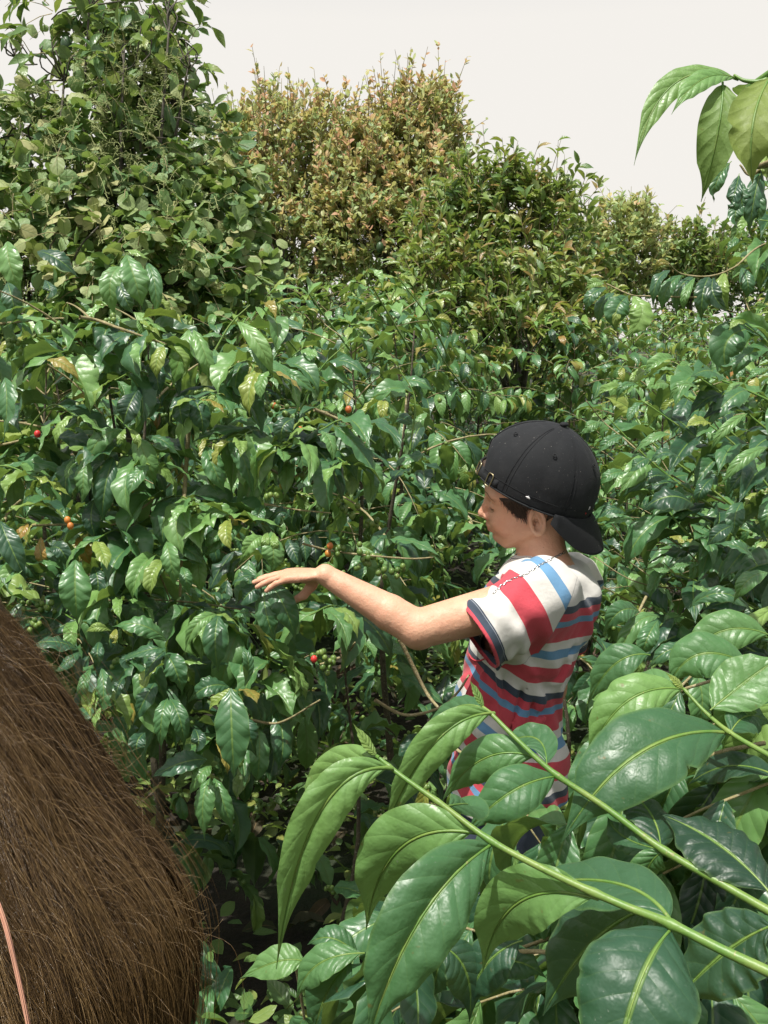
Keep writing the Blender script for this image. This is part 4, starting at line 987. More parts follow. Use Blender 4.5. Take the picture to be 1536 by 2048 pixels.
# ---- hand placed leaves: (x0,y0, xm,ym, x1,y1, width, shade[, depth offset, roll]) in the coordinates of an enlarged crop of the photograph
def hero_leaf(b, m, t, W, rnd, roll=0.0, fold=0.3, wave=0.03, kind='coffee', nu=26, nv=12, seed=0, hint=None, corr=0.02):
    rg = np.random.default_rng(seed); ph = rg.uniform(0, 6.28, 4)
    u = np.linspace(0, 1, nu + 1); b, m, t = map(np.asarray, (b, m, t))
    c = 2 * m - 0.5 * b - 0.5 * t; mid = (1 - u)[:, None] ** 2 * b + 2 * (u * (1 - u))[:, None] * c + u[:, None] ** 2 * t
    T = nz(np.gradient(mid, axis=0)); L = np.linalg.norm(np.diff(mid, axis=0), axis=1).sum()
    h = np.array(hint if hint is not None else nz(-FW * 0.75 + np.array([0, 0, 0.75])))
    n = nz(h - T * (T @ h)[:, None]); s = np.cross(T, n)
    ro = roll + 0.25 * rg.uniform(-1, 1) * u; n, s = n * np.cos(ro)[:, None] + s * np.sin(ro)[:, None], s * np.cos(ro)[:, None] - n * np.sin(ro)[:, None]
    v = np.linspace(-1, 1, nv + 1); w = wprof(u, kind) * W / 2; a = np.abs(v)
    bite = np.ones((len(u), len(v)))
    for _ in range(rg.integers(0, 3) if nu > 30 else 0):
        ub = rg.uniform(0.25, 0.9); sb = rg.choice([-1, 1]); bite *= 1 - rg.uniform(0.08, 0.22) * np.exp(-((u - ub) / rg.uniform(0.012, 0.03)) ** 2)[:, None] * (v * sb > 0)[None]
    Wv = w[:, None] * v[None] * bite; U = u[:, None]
    fa = fold * (1 - 0.25 * a[None] * 2)                      # folded up along the midrib, curling over again at the margin
    z = fa * np.abs(Wv) - 0.35 * W * (a[None] ** 3) * (w / (W / 2))[:, None] * rg.uniform(0.1, 0.5)
    z = z + wave * W * a[None] ** 1.8 * (np.sin(U * rg.uniform(26, 40) + 2 * np.sin(U * 5 + ph[2]) + ph[0] + (v > 0)[None] * 1.9) + 0.7 * np.sin(U * 11 + ph[1] + (v > 0)[None])) * np.sin(np.pi * U) ** 0.5
    z = z + corr * W * np.sin((((U + 0.018 * np.sin(U * 23 + ph[3])) * 8.5 - a[None] * 1.5 + 0.12 * (v > 0)[None]) % 1) * np.pi) * np.clip(a[None] * 4, 0, 1) * (w / (W / 2))[:, None]
    z = z - corr * 0.5 * W * (a[None] < 0.09) * (w / (W / 2))[:, None]
    V = mid[:, None] + s[:, None] * Wv[..., None] + n[:, None] * z[..., None]
    uv = np.stack(np.broadcast_arrays(U, v[None] * 0.5 + 0.5), -1)
    i = np.arange((nu + 1) * (nv + 1)).reshape(nu + 1, nv + 1); F = np.stack([i[:-1, :-1], i[:-1, 1:], i[1:, 1:], i[1:, :-1]], -1).reshape(-1, 4)
    return V.reshape(-1, 3), uv.reshape(-1, 2), F, np.full(V.shape[0] * V.shape[1], rnd)
class Hero:
    def __init__(s): s.p = []
    def add(s, x): s.p.append(x)
    def build(s, name, mat, parent):
        n = 0; F = []
        for q in s.p: F.append(q[2] + n); n += len(q[0])
        return mesh_np(name, np.concatenate([q[0] for q in s.p]), np.concatenate(F), mat, parent, uv=np.concatenate([q[1] for q in s.p]), attrs={'rnd': np.concatenate([q[3] for q in s.p])})
def crop(ox, oy, sc):
    return lambda x, y: (ox + x * sc, oy + y * sc)
C7 = crop(0, 600, 0.4557); C5 = crop(0, 0, 0.5); C3 = crop(0, 1200, 0.4139); C6 = crop(768, 100, 0.5); C8 = crop(1100, 700, 0.366); C4 = crop(500, 1350, 0.6745)
def heroes(H_, rows, cr, sc, D, rg, rollr=0.35, **kw):
    for k, r in enumerate(rows):
        x0, y0, xm, ym, x1, y1, w, sh = r[:8]; dd = D + (r[8] if len(r) > 8 else rg.normal(0, 0.05)); roll = r[9] if len(r) > 9 else rg.uniform(-rollr, rollr)
        b = P(*cr(x0, y0), dd + 0.02); m = P(*cr(xm, ym), dd - 0.015); t = P(*cr(x1, y1), dd + 0.01)
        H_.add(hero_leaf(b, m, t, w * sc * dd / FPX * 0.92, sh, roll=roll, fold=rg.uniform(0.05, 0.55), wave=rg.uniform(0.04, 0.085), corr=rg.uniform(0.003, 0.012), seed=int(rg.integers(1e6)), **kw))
rg = np.random.default_rng(77)
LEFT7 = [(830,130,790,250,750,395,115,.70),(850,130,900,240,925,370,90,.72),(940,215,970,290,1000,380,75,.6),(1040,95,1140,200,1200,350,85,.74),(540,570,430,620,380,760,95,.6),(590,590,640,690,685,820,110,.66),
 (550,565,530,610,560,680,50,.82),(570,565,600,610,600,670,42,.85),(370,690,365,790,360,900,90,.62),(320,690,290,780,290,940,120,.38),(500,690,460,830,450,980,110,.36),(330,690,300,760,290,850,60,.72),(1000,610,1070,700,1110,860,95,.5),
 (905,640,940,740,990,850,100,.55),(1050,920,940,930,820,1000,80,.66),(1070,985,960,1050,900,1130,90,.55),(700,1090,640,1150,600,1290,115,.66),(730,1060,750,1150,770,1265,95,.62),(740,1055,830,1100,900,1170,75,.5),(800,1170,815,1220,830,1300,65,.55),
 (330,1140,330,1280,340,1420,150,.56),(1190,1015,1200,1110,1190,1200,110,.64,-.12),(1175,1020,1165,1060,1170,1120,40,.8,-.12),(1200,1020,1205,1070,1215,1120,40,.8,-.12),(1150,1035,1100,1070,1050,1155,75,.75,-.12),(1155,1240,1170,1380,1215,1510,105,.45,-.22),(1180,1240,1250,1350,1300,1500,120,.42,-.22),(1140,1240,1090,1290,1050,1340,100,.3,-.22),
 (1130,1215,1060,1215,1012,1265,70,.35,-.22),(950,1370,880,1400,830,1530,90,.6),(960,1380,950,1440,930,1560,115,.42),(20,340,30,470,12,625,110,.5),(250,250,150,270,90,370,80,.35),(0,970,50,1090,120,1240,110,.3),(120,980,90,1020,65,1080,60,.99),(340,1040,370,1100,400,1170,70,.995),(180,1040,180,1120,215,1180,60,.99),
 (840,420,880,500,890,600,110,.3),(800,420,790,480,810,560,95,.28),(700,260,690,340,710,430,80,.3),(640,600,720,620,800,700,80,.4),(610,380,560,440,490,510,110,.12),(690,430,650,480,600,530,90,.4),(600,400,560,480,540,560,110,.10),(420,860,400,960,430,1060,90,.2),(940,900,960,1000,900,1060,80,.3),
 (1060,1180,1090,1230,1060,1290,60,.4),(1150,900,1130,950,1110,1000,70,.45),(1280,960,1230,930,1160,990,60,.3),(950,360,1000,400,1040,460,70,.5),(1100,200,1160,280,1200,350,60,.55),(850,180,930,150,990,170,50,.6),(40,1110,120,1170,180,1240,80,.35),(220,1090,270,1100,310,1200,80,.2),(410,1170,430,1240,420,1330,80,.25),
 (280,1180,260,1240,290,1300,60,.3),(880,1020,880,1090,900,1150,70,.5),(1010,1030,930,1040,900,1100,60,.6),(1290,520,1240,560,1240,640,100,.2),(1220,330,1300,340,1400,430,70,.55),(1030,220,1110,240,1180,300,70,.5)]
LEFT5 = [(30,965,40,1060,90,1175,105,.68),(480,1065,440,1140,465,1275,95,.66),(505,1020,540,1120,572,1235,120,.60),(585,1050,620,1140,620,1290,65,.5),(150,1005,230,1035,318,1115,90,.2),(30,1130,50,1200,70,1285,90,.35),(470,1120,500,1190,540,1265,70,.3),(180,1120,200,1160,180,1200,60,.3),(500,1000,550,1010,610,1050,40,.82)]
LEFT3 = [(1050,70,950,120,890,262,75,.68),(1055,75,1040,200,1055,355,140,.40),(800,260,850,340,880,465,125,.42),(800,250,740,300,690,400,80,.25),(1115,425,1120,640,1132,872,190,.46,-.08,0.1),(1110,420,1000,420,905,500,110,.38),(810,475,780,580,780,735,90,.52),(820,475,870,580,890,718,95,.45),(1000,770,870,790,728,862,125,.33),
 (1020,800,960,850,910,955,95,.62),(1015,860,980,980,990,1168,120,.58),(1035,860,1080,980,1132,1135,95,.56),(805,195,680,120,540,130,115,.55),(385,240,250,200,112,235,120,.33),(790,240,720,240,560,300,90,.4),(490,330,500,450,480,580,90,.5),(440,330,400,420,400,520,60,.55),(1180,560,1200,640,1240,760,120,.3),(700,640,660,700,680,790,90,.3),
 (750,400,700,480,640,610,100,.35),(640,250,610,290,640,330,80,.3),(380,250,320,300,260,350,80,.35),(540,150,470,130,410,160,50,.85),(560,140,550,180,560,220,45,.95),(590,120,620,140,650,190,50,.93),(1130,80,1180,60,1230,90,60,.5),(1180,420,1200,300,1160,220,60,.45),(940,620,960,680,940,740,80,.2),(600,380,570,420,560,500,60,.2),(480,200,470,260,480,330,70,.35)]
HL = Hero()
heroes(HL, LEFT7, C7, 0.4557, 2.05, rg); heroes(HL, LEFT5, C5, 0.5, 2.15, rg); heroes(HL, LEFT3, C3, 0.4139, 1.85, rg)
def near_coffee(seed, loc, Hh, R, label, extra=None, **kw):
    rng = np.random.default_rng(seed)
    pxx = 768 + FPX * loc[0] / (loc[1] * _c); cz = CAMZ + loc[1] * math.tan(math.atan((1024 - float(canopy(pxx))) / FPX) - R_(PITCH))
    if -60 < pxx < 1600: Hh = min(Hh, cz + 0.0)
    tr, br, lv, fr = coffee_build(rng, Hh, R, **kw)
    off = np.array(loc, float)
    e = empty('coffee_tree', off, label, 'coffee plant', 'coffee plants around the boy')
    for t in (tr, br): shift(t, off)
    lv.rows = [np.concatenate([r[:, :3] + off, r[:, 3:]], 1) for r in lv.rows]
    # drop branch tubes that would cross the open space
    keepers = Tubes()
    for i in range(0, len(br.V), 2):
        if keep_near(br.V[i]).mean() > 0.97:
            for q in (0, 1):
                pass
            V0, F0 = br.V[i], br.F[i] - br.F[i].min(); keepers.V.append(V0); keepers.F.append(F0 + keepers.n); keepers.n += len(V0)
    ktr = tr.build('trunk', M['bark'], e)
    keepers.build('branches', M['twig'], e)
    lf = lv.build('crown', M['coffee'], e, 'coffee_hi', rng, keep_near)
    if fr:
        fr = np.array(fr) + off; fr = fr[keep_near(fr)]
        if len(fr): tag(berries_mesh('berries', fr[:400], M['green_berry'], e, rng), kind='stuff')
    return e
tA = near_coffee(101, (-0.56, 2.35, 0), 1.80, 0.80, 'coffee plant with upright pale stem beside the boy\'s outstretched fingers', lo=0.12, step=0.07, leafL=(0.13, 0.19))
tB = near_coffee(102, (-1.05, 2.25, 0), 1.95, 0.80, 'coffee plant behind the long brown hair, with drooping bright leaves', lo=0.12, step=0.075, leafL=(0.13, 0.19))
tC = near_coffee(103, (0.00, 2.85, 0), 1.70, 0.85, 'coffee plant behind the boy\'s forearm, its twigs full of green berries', lo=0.15, step=0.075)
tD = near_coffee(104, (-0.75, 2.95, 0), 2.02, 0.80, 'coffee plant rising under the round-leaved creeper', lo=0.3, step=0.08)
tE = near_coffee(105, (0.62, 3.3, 0), 1.12, 0.75, 'coffee plant right behind the boy\'s cap', lo=0.2, step=0.08)
tF_ = near_coffee(106, (1.25, 2.5, 0), 1.68, 0.85, 'leaning coffee plant behind the boy\'s back, long thin bare twigs', lo=0.2, step=0.085, leafL=(0.11, 0.18), lean=(-0.12, 0, 0), dense=0.85, width=0.34)
tG = near_coffee(107, (1.75, 2.9, 0), 2.25, 0.85, 'tall coffee plant at the right edge with hanging leaf rows', lo=0.25, step=0.085, leafL=(0.11, 0.18), width=0.36)
tH = near_coffee(108, (0.95, 1.95, 0), 1.12, 0.62, 'low coffee plant between the boy\'s waist and the close green branches', lo=0.2, step=0.075, leafL=(0.11, 0.17))
tI = near_coffee(109, (-0.10, 2.15, 0), 1.05, 0.60, 'low coffee plant under the boy\'s arm, with one red berry', lo=0.2, step=0.07, leafL=(0.12, 0.17))
tJ = near_coffee(110, (0.25, 1.45, 0), 0.80, 0.50, 'short leafy coffee plant at the bottom of the gap under the boy', lo=0.25, step=0.07, leafL=(0.09, 0.14))
HL.build('front_leaves', M['coffee'], tA)
# stems and branches of the left plant that the photograph shows
def wood(rows, cr, sc, D, mat, parent, name='branch', sides=7):
    for r in rows:
        pts, w = r[0], r[1]; dd = D + (r[2] if len(r) > 2 else 0); n = 6 * len(pts)
        c = curve([P(*cr(x, y), dd + 0.03 * math.sin(i * 2.1)) for i, (x, y) in enumerate(pts)], n)
        rad = np.linspace(w, w * 0.6, n) * sc * dd / FPX / 2; rad = rad * (1 + 0.16 * (np.arange(n) % 5 == 0))
        t = Tubes(); t.add(c, rad, sides); t.build(name, mat, parent)
wood([([(830,540),(815,760),(800,1010),(790,1300)],22),([(350,75),(430,90),(540,130),(730,195)],17,-.05),([(1080,675),(1250,680),(1400,665),(1500,655)],12,.1),([(1110,710),(1190,745),(1280,780),(1400,700)],13,.08),([(1160,895),(1300,920),(1450,935)],9,-.05),
      ([(1380,480),(1480,520),(1600,575)],16,.15),([(140,990),(320,985),(500,985),(680,870),(830,720)],11,.05),([(205,280),(330,370),(450,500)],10),([(0,105),(180,85),(280,80)],12,.1),([(700,1200),(760,1350)],9,.1),([(0,1010),(40,930),(90,880)],18,.2),([(1390,60),(1430,110),(1500,160)],6,.1)], C7, 0.4557, 2.1, M['twig'], tA)
wood([([(1330,1070),(1430,1095),(1560,1115),(1790,1135),(1900,1130)],11)], C7, 0.4557, 2.06, M['twig'], tC)
CF = crop(0, 0, 1.0)
wood([([(800,1280),(850,1380),(880,1420)],9,.0),([(750,1400),(810,1430),(880,1415),(915,1385),(938,1350)],7,-.12),([(500,1440),(560,1445),(640,1400)],6,.0),([(640,1330),(690,1310),(710,1285)],6,.05)], CF, 1.0, 1.98, M['twig'], tI)
BER = np.random.default_rng(5)
def berry(px, py, d, mat, parent, r=7.0):
    r *= 0.9
    v, f = sphere_np(P(px, py, d), r * d / FPX, 12, 9, (1, 1, 1.15)); o = mesh_np('berry', v, f, mat, parent, attrs={'rnd': np.full(len(v), BER.random())}); return o
for px, py, d, k in ((628,1318,1.93,'red'),(135,1040,2.0,'orange'),(141,1052,1.99,'orange'),(636,965,2.1,'orange'),(697,819,2.15,'orange'),(660,1092,2.04,'orange'),(600,860,2.2,'orange'),(548,812,2.2,'orange'),(75,868,2.2,'red'),(656,1107,2.05,'orange')):
    berry(px, py, d, M[k + '_berry'], tI if k == 'red' and px > 300 else (tC if px > 500 else tA), 7.5)
clus = [(640,1312,1.95,7,14,tI),(660,1322,1.96,5,12,tI),(655,1340,1.96,5,12,tI),(690,1100,2.04,9,26,tC),(735,1120,2.04,8,20,tC),(770,1140,2.05,9,22,tC),(700,1150,2.05,6,18,tC),(530,815,2.2,12,34,tC),(575,820,2.2,8,26,tC),(90,1215,2.05,9,26,tA),(60,1250,2.0,8,22,tA),(700,1015,2.12,8,24,tC),(745,1045,2.12,6,22,tC),(690,905,2.15,7,30,tC),(600,950,2.15,5,25,tC),(460,800,2.2,5,20,tA),(545,990,2.02,6,12,tA)]
for cx, cy, d, n, sp, par in clus:
    for _ in range(n): berry(cx + BER.normal(0, sp * 0.6), cy + BER.normal(0, sp * 0.35), d + BER.normal(0, 0.008), M['green_berry'], par, BER.uniform(5.5, 7.5))
# right plant: hanging rows
HRt = Hero(); rg = np.random.default_rng(78)
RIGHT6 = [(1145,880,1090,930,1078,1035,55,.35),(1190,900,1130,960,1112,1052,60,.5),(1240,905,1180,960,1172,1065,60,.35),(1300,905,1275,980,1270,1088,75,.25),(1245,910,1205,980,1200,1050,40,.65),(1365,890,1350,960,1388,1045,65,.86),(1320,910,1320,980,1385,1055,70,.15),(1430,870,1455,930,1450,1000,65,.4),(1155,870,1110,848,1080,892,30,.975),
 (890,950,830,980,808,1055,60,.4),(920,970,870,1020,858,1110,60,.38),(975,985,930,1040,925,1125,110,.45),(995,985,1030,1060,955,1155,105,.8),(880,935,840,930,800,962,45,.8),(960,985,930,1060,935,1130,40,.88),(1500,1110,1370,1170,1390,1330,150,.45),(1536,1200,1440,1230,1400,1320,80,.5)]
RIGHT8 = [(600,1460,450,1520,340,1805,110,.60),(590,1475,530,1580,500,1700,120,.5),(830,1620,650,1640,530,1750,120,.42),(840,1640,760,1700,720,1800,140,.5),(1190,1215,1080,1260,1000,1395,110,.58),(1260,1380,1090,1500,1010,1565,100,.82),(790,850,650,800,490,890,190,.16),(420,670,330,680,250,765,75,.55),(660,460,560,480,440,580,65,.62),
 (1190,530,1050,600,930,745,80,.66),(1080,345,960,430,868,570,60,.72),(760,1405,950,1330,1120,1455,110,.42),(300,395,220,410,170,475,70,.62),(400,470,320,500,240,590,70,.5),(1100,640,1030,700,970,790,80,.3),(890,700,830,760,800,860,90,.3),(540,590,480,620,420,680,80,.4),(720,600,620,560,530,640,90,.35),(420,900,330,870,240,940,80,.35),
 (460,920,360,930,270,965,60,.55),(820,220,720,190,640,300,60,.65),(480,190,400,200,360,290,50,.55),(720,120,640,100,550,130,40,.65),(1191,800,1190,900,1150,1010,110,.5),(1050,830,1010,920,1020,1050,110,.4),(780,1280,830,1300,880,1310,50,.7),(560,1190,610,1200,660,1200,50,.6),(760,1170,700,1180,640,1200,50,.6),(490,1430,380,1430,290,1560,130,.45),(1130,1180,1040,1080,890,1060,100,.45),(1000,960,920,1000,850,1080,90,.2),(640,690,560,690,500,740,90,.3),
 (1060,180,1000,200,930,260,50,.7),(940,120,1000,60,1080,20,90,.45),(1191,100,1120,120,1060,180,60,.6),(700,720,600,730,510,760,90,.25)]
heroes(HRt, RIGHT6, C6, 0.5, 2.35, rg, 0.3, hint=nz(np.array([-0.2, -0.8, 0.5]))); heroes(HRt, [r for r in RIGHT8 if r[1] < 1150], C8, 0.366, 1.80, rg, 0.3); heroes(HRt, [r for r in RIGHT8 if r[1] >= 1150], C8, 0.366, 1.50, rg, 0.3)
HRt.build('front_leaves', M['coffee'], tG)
wood([([(1560,760),(1480,800),(1400,870),(1300,905),(1190,895),(1140,855)],9),([(1250,990),(1060,985),(990,980),(890,935)],8),([(1430,930),(1445,1000),(1480,1080),(1560,1200)],6)], C6, 0.5, 2.36, M['twig'], tG)
wood([([(960,840),(760,740),(570,620),(400,480),(290,390),(200,280)],10),([(780,1020),(740,920),(600,810),(430,680)],9),([(1050,1740),(830,1610),(590,1440),(430,1370),(230,1260)],11),([(820,1170),(700,1060),(500,970)],9),([(800,1300),(600,1295),(430,1250),(240,1130)],9),([(1060,570),(900,400),(860,240)],8),([(1000,890),(800,820),(700,740),(560,520)],8),([(740,1290),(620,1160)],7),([(1100,1730),(1070,1500),(1060,1400),(1100,1320)],7),
      ([(690,1600),(690,1480),(715,1330)],5),([(350,1100),(480,1190),(620,1290)],8),([(200,1540),(280,1620),(380,1780)],7),([(250,1310),(350,1300),(440,1290)],7),([(900,1100),(700,1090),(530,1095)],7),([(330,940),(450,1110),(520,1220)],7),([(700,60),(740,160),(800,250)],7),([(480,1540),(300,1480),(190,1440)],6)], C8, 0.366, 2.06, M['twig'], tF_)
# leafy arching shoots of the right-hand plants
def spray(LV, TW, pix, D, rng, L=(0.12, 0.16), node=0.05, w=0.34, shade=0.42, r=(0.0030, 0.0014), start=0.1):
    p = curve([P(x, y, D + (q_[0] if q_ else 0)) for x, y, *q_ in pix], 24); TW.add(p, np.linspace(r[0], r[1], 24), 6)
    ln = np.concatenate([[0], np.cumsum(np.linalg.norm(np.diff(p, axis=0), axis=1))]); n = max(3, int(ln[-1] * (1 - start) / node)); t = np.linspace(start * ln[-1], ln[-1], n)
    B = np.stack([np.interp(t, ln, p[:, k]) for k in range(3)], 1); T = nz(np.gradient(p, axis=0)); T = nz(np.stack([np.interp(t, ln, T[:, k]) for k in range(3)], 1)); S = nz(np.cross(T, [0, 0, 1.0]))
    for sg in (-1, 1):
        u = t / ln[-1]; d = nz(S * sg * rng.uniform(0.5, 0.95, n)[:, None] + T * rng.uniform(0.25, 0.8, n)[:, None] + np.array([0, 0, 1]) * rng.uniform(-0.35, 0.25, n)[:, None])
        nn = np.array([0, -0.25, 1.0]) + S * sg * 0.35 + rng.normal(0, 0.2, (n, 3)); Ls = rng.uniform(L[0], L[1], n) * np.interp(u, [0, 0.8, 1], [1, 1, 0.55])
        k = rng.random(n) < 0.92
        LV.add((B + d * 0.006)[k], d[k], nn[k], Ls[k], (Ls * rng.uniform(w * 0.85, w * 1.15, n))[k], np.clip(rng.normal(shade, 0.12, n) + 0.35 * np.clip(u - 0.7, 0, 1) / 0.3, 0, 0.975)[k])
rng = np.random.default_rng(66); SL_, ST_ = Leaves(), Tubes()
for k, pth in enumerate([[(1440,1020,.1),(1420,1010),(1310,930),(1215,835)],[(1500,1130,.2),(1385,1075),(1320,1000),(1262,948)],[(1620,1420),(1484,1337),(1330,1227),(1240,1170)],[(1640,1040),(1536,960),(1400,880),(1290,805)],[(1640,930),(1536,860),(1450,790),(1350,725)],[(1640,1180),(1536,1120),(1450,1060),(1340,1000)],
     [(1640,860),(1536,800),(1440,760),(1370,740)],[(1640,1280),(1536,1230),(1440,1180),(1330,1140)],[(1640,860,.3),(1580,760,.3),(1540,690,.3),(1490,650,.3)],[(1640,1380),(1536,1320),(1450,1270),(1370,1235)],[(1500,1040,.3),(1400,960,.3),(1300,880,.3),(1250,790,.3)],[(1640,1060,-.1),(1560,1000,-.1),(1480,900,-.1),(1420,850,-.1)],[(1660,700,.6),(1600,640,.6),(1560,560,.6),(1500,530,.6)],
     [(1600,1000,.4),(1480,880,.4),(1380,800,.4),(1290,740,.4)],[(1650,900,.8),(1500,800,.8),(1420,740,.8),(1340,720,.8)],[(1660,640,.9),(1590,600,.9),(1530,530,.9),(1490,510,.9)],[(1640,1200,.3),(1500,1130,.3),(1400,1090,.3),(1290,1090,.3)],[(1640,1330,.25),(1500,1260,.25),(1380,1240,.25),(1290,1290,.25)]]):
    spray(SL_, ST_, pth, 2.0, rng, shade=rng.uniform(0.28, 0.52))
for pth in [[(1680,520,.5),(1600,470,.5),(1540,430,.5),(1490,430,.5)],[(1680,600,.5),(1600,540,.5),(1540,490,.5),(1480,480,.5)],[(1700,430,.5),(1620,400,.5),(1560,370,.5),(1510,390,.5)],[(1690,560,.2),(1620,500,.2),(1570,450,.2),(1520,440,.2)]]:
    spray(SL_, ST_, pth, 2.0, rng, shade=0.42)
SL_.build('arching_leaves', M['coffee'], tG, 'coffee_hi', rng, lambda p: ~((proj(p)[0] < 1215) & (proj(p)[2] < 2.1) & (proj(p)[1] > 800))); ST_.build('shoots', M['stem'], tG)
SL_, ST_ = Leaves(), Tubes()
for pth in [[(640,760,.2),(560,660,.1),(520,610)],[(700,700,.2),(640,620,.1),(600,560)],[(820,700,.2),(760,600,.1),(730,545)],[(900,720,.2),(860,640,.1),(800,560)],[(560,900,.1),(480,800),(470,730)],[(420,720),(460,650),(500,610)],[(760,860),(700,780),(640,740)],[(950,800,.3),(900,740,.2),(870,690)],[(820,900),(830,800),(800,740)],[(600,820),(640,740),(690,690)],[(480,780),(560,730),(600,700)],[(300,900),(250,850),(200,800)],[(950,700,.4),(1000,640,.3),(980,590,.3)]]:
    spray(SL_, ST_, pth, 2.45, rng, shade=rng.uniform(0.45, 0.62), node=0.042, start=0.3)
LF, SF = Leaves(), Tubes()
for k, (x, y) in enumerate([(90,720),(230,760),(330,690),(470,880),(150,830),(60,950),(300,930),(400,1010),(190,1080),(60,1130),(330,1120),(460,1040),(250,1200),(150,1240),(420,1230),(330,1330),(480,1380),(230,1400),(560,1330),(560,900),(640,860),(700,930),(400,800),(540,740),(620,1230),(430,1480)]):
    sx = rng.choice([-1, 1]); spray(LF, SF, [(x - sx * 110, y + rng.uniform(-20, 50), .28), (x - sx * 50, y - 18, .12), (x, y, 0.0)], 2.02, rng, L=(0.13, 0.18), node=0.036, w=0.37, shade=rng.uniform(0.32, 0.62), start=0.45)
def kf(p):
    px, py, d = proj(p); return ~((px > 490) & (px < 980) & (py > 1100) & (py < 1340) & (d < 1.97)) & ~((px > 880) & (py > 800) & (d < 2.2))
LF.build('hanging_leaves', M['coffee'], tA, 'coffee_hi', rng, kf); SF.build('leafy_twigs', M['stem'], tA)
SL_.build('arching_leaves', M['coffee'], tC, 'coffee_hi', rng, keep_near); ST_.build('shoots', M['stem'], tC)
# ---------------- coffee plant right of the camera whose branches fill the lower right of the view
nearp = empty('coffee_tree', (1.05, 0.62, 0), 'coffee plant close to the camera with very large smooth leaves on arching green stems', 'coffee plant', 'coffee plants around the boy')
t = Tubes(); t.add(curve([(1.05, 0.62, 0), (1.02, 0.64, 0.7), (1.0, 0.66, 1.3), (0.98, 0.68, 1.95), (0.95, 0.72, 2.3)], 24), np.linspace(0.018, 0.006, 24), 10); t.build('trunk', M['bark'], nearp)
def stem(pts, ds, w0, w1, join, node_px=None):
    """pts from tip to base in crop-4 pixels, then a point on the trunk"""
    q = [P(*C4(x, y), d) for (x, y), d in zip(pts, ds)]; D_ = nz(q[-1] - q[-2]); q += [q[-1] + D_ * 0.09, q[-1] + D_ * 0.2 + [0, 0, -0.01]]; q += [(q[-1] + np.array(join)) / 2 + [0, 0, -0.02], np.array(join)]
    c = curve(q, 90); s = np.linspace(0, 1, 90); rad = np.linspace(w0, w1 * 1.15, 90)
    for x, y in node_px or []:
        pj = np.stack(proj(c)[:2], 1); k = np.argmin(((pj - np.array(C4(x, y))) ** 2).sum(1)); rad = rad * (1 + 0.28 * np.exp(-((np.arange(90) - k) / 0.9) ** 2))
    t = Tubes(); t.add(c[::-1], rad[::-1], 12); o = t.build('branch', M['stem'], nearp); return o, c
def wl(o):
    return o
def big(branch, b, m, t, w, sh, d, roll=0.0, fold=0.3, wave=0.012, hint=None, seed=0, stalk=True, dt=None, mat='coffee_big', cr=C4, kind='coffee', corr=0.006):
    db, dm, dt_ = d if isinstance(d, tuple) else (d, d - 0.02, d)
    B, Mm, T = P(*cr(*b), db), P(*cr(*m), dm), P(*cr(*t), dt_); scx = cr(1, 0)[0] - cr(0, 0)[0]
    V, uv, F, rn = hero_leaf(B, Mm, T, w * scx * dm / FPX, sh * 0.93, roll, fold, wave * 2.2, kind, 44, 16, seed, hint, corr)
    o = mesh_np('leaf', V, F, M[mat], None, uv=uv, attrs={'rnd': rn}, origin=wloc(branch)); o.location = (0, 0, 0); o.parent = branch
    if stalk:
        c = 2 * Mm - 0.5 * B - 0.5 * T; uu = np.linspace(-0.03, 0.93, 22)[:, None]; mid = (1 - uu) ** 2 * B + 2 * uu * (1 - uu) * c + uu ** 2 * T
        L = np.linalg.norm(T - B); tb = Tubes(); tb.add(mid, np.linspace(0.0017, 0.0004, 22) * (L / 0.16), 5); s = tb.build('midrib', M['stem'], branch); 
    return o
DR = 0.72
s1, c1 = stem([(375,240),(450,300),(570,385),(715,492),(900,590),(1100,680),(1240,735),(1400,815),(1560,890)], [.80,.785,.77,.75,.73,.71,.69,.67,.65], 0.0016, 0.0042, (0.99, 0.66, 1.25), [(410,272),(560,382),(712,492),(1015,640),(1245,738)])
s2, c2 = stem([(690,95),(720,120),(790,190),(900,290),(1050,390),(1220,515),(1400,620),(1560,712)], [.98,.97,.95,.93,.91,.88,.85,.82], 0.0017, 0.0045, (0.98, 0.67, 1.45), [(715,115),(905,295),(1222,517)])
s3, c3 = stem([(1285,40),(1350,110),(1430,175),(1560,250)], [1.02,1.0,.97,.93], 0.0016, 0.0036, (0.98, 0.68, 1.7), [(1300,50),(1415,172)])
side = nz(np.array([-0.55, -0.55, 0.62]))
# stem 1
big(s1, (375,240), (345,200), (305,142), 42, .90, (.80,.80,.80), roll=0.5, fold=0.6, seed=1, stalk=False)
big(s1, (408,275), (200,420), (78,872), 150, .80, (.785,.77,.80), roll=-0.62, fold=0.55, seed=2, corr=0.03)
big(s1, (375,243), (240,290), (165,440), 120, .84, (.80,.84,.86), roll=-0.2, fold=0.4, seed=3)
big(s1, (590,388), (640,395), (500,470), 130, .52, (.775,.85,.86), roll=0.2, fold=0.2, seed=4)
big(s1, (656,467), (440,520), (345,755), 215, .76, (.76,.78,.82), roll=-0.5, fold=0.25, seed=5)
big(s1, (712,505), (500,730), (345,1110), 250, .52, (.75,.70,.70), roll=-0.55, fold=0.75, seed=6, corr=0.022)
big(s1, (1015,660), (790,680), (690,882), 200, .74, (.72,.76,.80), roll=-0.45, fold=0.3, seed=7)
big(s1, (1242,722), (1040,610), (730,650), 215, .42, (.70,.76,.84), roll=0.15, fold=0.15, seed=8)
big(s1, (1248,755), (1145,940), (1060,1290), 370, .34, (.69,.645,.64), roll=0.1, fold=0.12, seed=9, wave=0.008)
big(s1, (1545,745), (1400,830), (1245,985), 240, .22, (.70,.72,.74), roll=0.25, fold=0.25, seed=10, wave=0.03)
